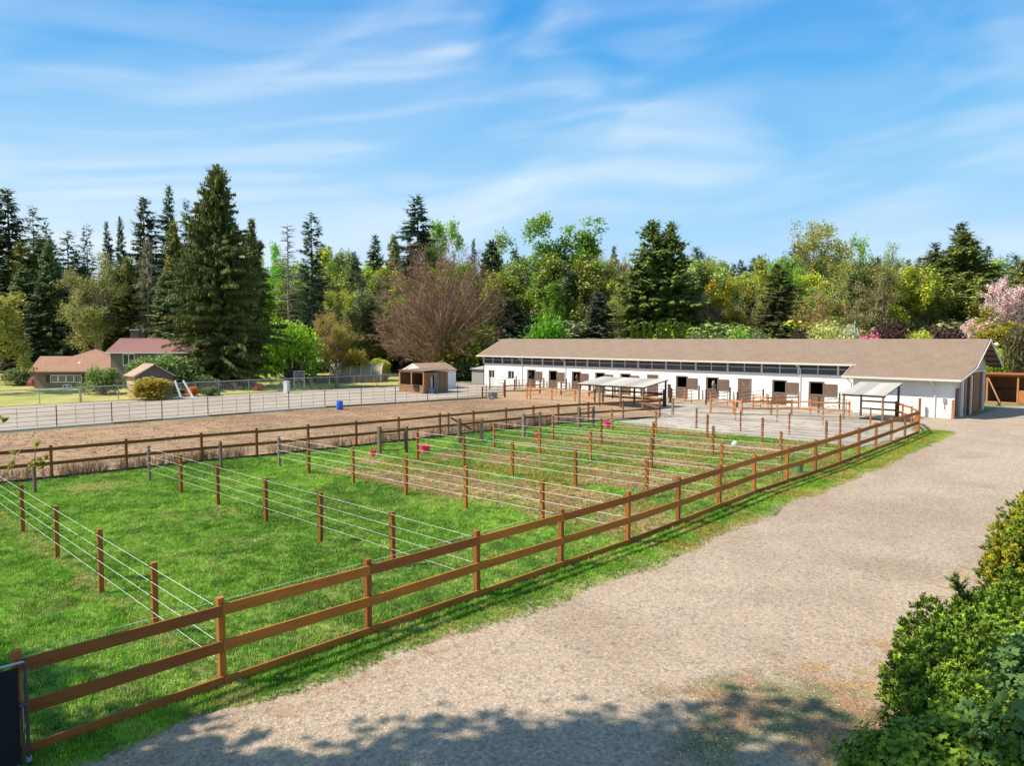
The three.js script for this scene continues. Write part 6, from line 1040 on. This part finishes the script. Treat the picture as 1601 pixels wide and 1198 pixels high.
{ const o = thing('ball', 'white and green play ball lying on the brown paddock', 'ball', [-18.6, 0.014, -36.3]); const g = new THREE.SphereGeometry(0.18, 20, 14); g.translate(0, 0.18, 0); mesh('body', g, M([0.50, 0.56, 0.44], 0.5), o); const s = mesh('seam', new THREE.TorusGeometry(0.181, 0.006, 6, 32), M([0.2, 0.38, 0.16], 0.5), o); s.position.y = 0.18; s.rotation.set(0.7, 0.4, 0); const h = mesh('grip', new THREE.TorusGeometry(0.06, 0.014, 6, 16, Math.PI), M([0.2, 0.38, 0.16], 0.5), o); h.position.y = 0.35; }
{ const o = thing('water_tank', 'galvanised stock tank at the arena end of the pipe gate', 'tank', [-51.7, 0.01, -49.6]), m = M([0.20, 0.24, 0.27], 0.4, { metalness: 0.5, side: THREE.DoubleSide }); const g = lathe([[0.001, 0.02], [0.42, 0.02], [0.43, 0], [0.45, 0.2], [0.46, 0.21], [0.45, 0.22], [0.47, 0.42], [0.48, 0.43], [0.47, 0.44], [0.48, 0.6], [0.50, 0.6], [0.50, 0.57]]); mesh('body', g, m, o); const w = mesh('water', new THREE.CylinderGeometry(0.46, 0.46, 0.01, 24), M([0.03, 0.04, 0.04], 0.05), o); w.position.y = 0.5; }
{ const o = thing('feed_pan', 'small white and black feed pan before the stock tank', 'pan', [-51.0, 0.01, -48.7]); mesh('body', lathe([[0.001, 0.02], [0.15, 0.02], [0.16, 0], [0.2, 0.14], [0.215, 0.15], [0.2, 0.13]]), M([0.05, 0.05, 0.05], 0.5, { side: THREE.DoubleSide }), o); mesh('liner', lathe([[0.001, 0.05], [0.14, 0.05], [0.19, 0.15], [0.2, 0.155]]), M([0.66, 0.66, 0.64], 0.5, { side: THREE.DoubleSide }), o); }
{ // wheelbarrow by the timber run-in
  const o = thing('wheelbarrow', 'blue wheelbarrow standing before the raw timber run-in', 'wheelbarrow', [-60.6, 0, -49.0], 0.5), m = M([0.06, 0.13, 0.38], 0.4, { side: THREE.DoubleSide });
  const T = new THREE.BufferGeometry(), a = [[-0.2, 0.28, -0.28], [0.2, 0.28, -0.28], [0.2, 0.28, 0.25], [-0.2, 0.28, 0.25]], b = [[-0.34, 0.62, -0.5], [0.34, 0.62, -0.5], [0.34, 0.6, 0.42], [-0.34, 0.6, 0.42]], p = []; const quad = (q, w, e, r_) => p.push(...q, ...w, ...e, ...q, ...e, ...r_); quad(a[0], a[1], a[2], a[3]); for (let k = 0; k < 4; k++) quad(a[k], a[(k + 1) % 4], b[(k + 1) % 4], b[k]); T.setAttribute('position', new THREE.Float32BufferAttribute(p, 3)); T.computeVertexNormals(); mesh('tray', T, m, o);
  const wl = mesh('wheel', new THREE.TorusGeometry(0.16, 0.05, 8, 20), blackPlastic, o); wl.rotation.y = Math.PI / 2; wl.position.set(0, 0.21, -0.62); const t = (A, B, n) => { const d = V(...B).sub(V(...A)), q = mesh(n, ROD, galv, o); q.scale.set(0.016, d.length(), 0.016); q.quaternion.setFromUnitVectors(Y1, d.clone().normalize()); q.position.set(...A).addScaledVector(d, 0.5); };
  for (const s of [-1, 1]) { t([s * 0.08, 0.21, -0.62], [s * 0.28, 0.55, 0.95], 'handle'); t([s * 0.22, 0.42, 0.3], [s * 0.24, 0, 0.38], 'leg'); }
}
{ const o = thing('hay_rack', 'dark slatted feed rack on the front boards of the timber run-in', 'rack', [-62.4, 0.45, -48.15]); box(o, 'frame', darkWood[0], [-62.4, 0.92, -48.12], [0.95, 0.07, 0.2]); box(o, 'frame', darkWood[0], [-62.4, 0.5, -48.12], [0.95, 0.07, 0.2]); for (let k = 0; k < 6; k++) box(o, 'slat', darkWood[k % 2], [-62.84 + k * 0.176, 0.71, -48.1], [0.05, 0.36, 0.05]); }
{ // white jump standards by the chain-link fence
  const o = thing('jump_standard', 'pair of leaning white poles by the chain-link fence beside orange azalea', 'jump', [-75.2, 0, -27.6]), w = M([0.82, 0.81, 0.78], 0.5); beam(o, 'pole', w, [-75.55, 1.75, -27.4], [-75.0, 0.06, -27.75], 0.17, 0.12); beam(o, 'pole', w, [-74.95, 1.75, -28.0], [-74.1, 0.06, -28.6], 0.17, 0.12); beam(o, 'foot', w, [-75.2, 0.06, -27.4], [-74.8, 0.06, -28.0], 0.1, 0.14); beam(o, 'foot', w, [-74.3, 0.06, -28.3], [-73.7, 0.06, -28.9], 0.1, 0.14);
  const q = site(-50.6, 80.5), s = thing('white_trestle', 'small white trestle on the lawn left of the house wing', 'trestle', q, YAW); for (const [x, a] of [[-0.45, 0.18], [0.0, -0.18], [0.3, 0.18], [0.75, -0.18]]) lbox(s, 'leg', w, [x * 0.7, 0.4, 0], [0.07, 0.8, 0.07], a); lbox(s, 'top_bar', w, [0.1, 0.8, 0], [0.75, 0.08, 0.08]);
}
{ // rock and stump details along the drive edge
  const o = thing('dry_twig', 'pale dry twig lying on the shaded gravel at the bottom edge', 'twig', site(2.3, 9.75)), T = new Tri(), c = [1, 1, 1]; T.tube(V(-0.25, 0.02, 0), V(0, 0.03, 0.03), 0.008, 0.007, 5, c); T.tube(V(0, 0.03, 0.03), V(0.3, 0.02, -0.05), 0.007, 0.003, 5, c); T.tube(V(0.02, 0.03, 0.03), V(0.14, 0.05, 0.1), 0.004, 0.002, 4, c); mesh('stem', T.geo(), M([0.42, 0.34, 0.22], 0.9), o);
}
// horses looking out of their stalls: one continuous body
{
  const seg = [ // a, ra, b, rb
    [[0, 1.2, -1.45], 0.30, [0, 1.16, -0.75], 0.31], [[0, 1.16, -0.75], 0.31, [0, 1.18, -0.15], 0.29], [[0, 1.22, -0.15], 0.25, [0, 1.48, 0.22], 0.17], [[0, 1.48, 0.22], 0.17, [0, 1.74, 0.42], 0.115],
    [[0, 1.75, 0.45], 0.12, [0, 1.58, 0.68], 0.085], [[0, 1.58, 0.68], 0.085, [0, 1.40, 0.84], 0.062], [[0, 1.38, 0.85], 0.066, [0, 1.36, 0.86], 0.062],
    [[0.06, 1.82, 0.40], 0.035, [0.075, 1.96, 0.38], 0.014], [[-0.06, 1.82, 0.40], 0.035, [-0.075, 1.96, 0.38], 0.014],
  ];
  for (const s of [-1, 1]) seg.push([[s * 0.15, 1.0, -0.12], 0.13, [s * 0.15, 0.5, -0.12], 0.062], [[s * 0.15, 0.5, -0.12], 0.06, [s * 0.15, 0.1, -0.1], 0.045], [[s * 0.15, 0.1, -0.1], 0.05, [s * 0.15, 0.04, -0.06], 0.06], [[s * 0.17, 1.05, -1.45], 0.2, [s * 0.17, 0.62, -1.4], 0.09], [[s * 0.17, 0.62, -1.4], 0.085, [s * 0.17, 0.48, -1.58], 0.06], [[s * 0.17, 0.48, -1.58], 0.06, [s * 0.17, 0.1, -1.52], 0.045], [[s * 0.17, 0.1, -1.52], 0.05, [s * 0.17, 0.04, -1.48], 0.06]);
  const N = 60, mc = new MarchingCubes(N, new THREE.MeshStandardMaterial(), false, false, 80000), S = 1.15, cy = 1.0, cz = -0.45; mc.isolation = 0;
  for (let k = 0; k < N; k++) for (let j = 0; j < N; j++) for (let i = 0; i < N; i++) {
    const x = (i - N / 2) / (N / 2) * S, y = (j - N / 2) / (N / 2) * S + cy, z = (k - N / 2) / (N / 2) * S * 1.25 + cz; let d = 9;
    for (const [a, ra, b, rb] of seg) { const bx = b[0] - a[0], by = b[1] - a[1], bz = b[2] - a[2], px = x - a[0], py = y - a[1], pz = z - a[2], t = clamp((px * bx + py * by + pz * bz) / (bx * bx + by * by + bz * bz)), q = Math.hypot(px - bx * t, py - by * t, pz - bz * t) - lerp(ra, rb, t), h = clamp(0.5 + 0.5 * (d - q) / 0.06); d = lerp(d, q, h) - 0.06 * h * (1 - h); }
    mc.field[k * N * N + j * N + i] = -d;
  }
  mc.update(); const g = new THREE.BufferGeometry(), n = mc.count, p = new Float32Array(mc.positionArray.slice(0, n * 3)); for (let i = 0; i < n; i++) { p[i * 3] *= S; p[i * 3 + 1] = p[i * 3 + 1] * S + cy; p[i * 3 + 2] = p[i * 3 + 2] * S * 1.25 + cz; }
  g.setAttribute('position', new THREE.BufferAttribute(p, 3)); g.computeVertexNormals();
  const spots = [[-34.65, 'grey horse looking out of the open stall door left of the crossed door', [0.22, 0.20, 0.18], [0.6, 0.56, 0.5], 0.25], [-51.8, 'brown horse looking out over the third stall door', [0.11, 0.07, 0.045], [0.05, 0.035, 0.03], 0.35], [-58.9, 'black horse looking out over the first stall door', [0.022, 0.018, 0.016], [0.015, 0.013, 0.012], 0.1]];
  for (const [x, label, c, mane, turn] of spots) { const h = thing('horse', label, 'horse', [x, 0.05, -63.28], turn, 'horses at their stall doors'); mesh('body', g, M(c, 0.7), h); const mg = new THREE.BoxGeometry(0.04, 0.14, 0.62); mg.rotateX(0.88); const mm = mesh('mane', mg, M(mane, 0.9), h); mm.position.set(0, 1.66, 0.2); for (const s of [-1, 1]) { const e = mesh('eye', new THREE.SphereGeometry(0.02, 8, 6), M([0.01, 0.01, 0.01], 0.1), h); e.position.set(s * 0.088, 1.70, 0.55); } }
}
renderer.render(scene, camera);
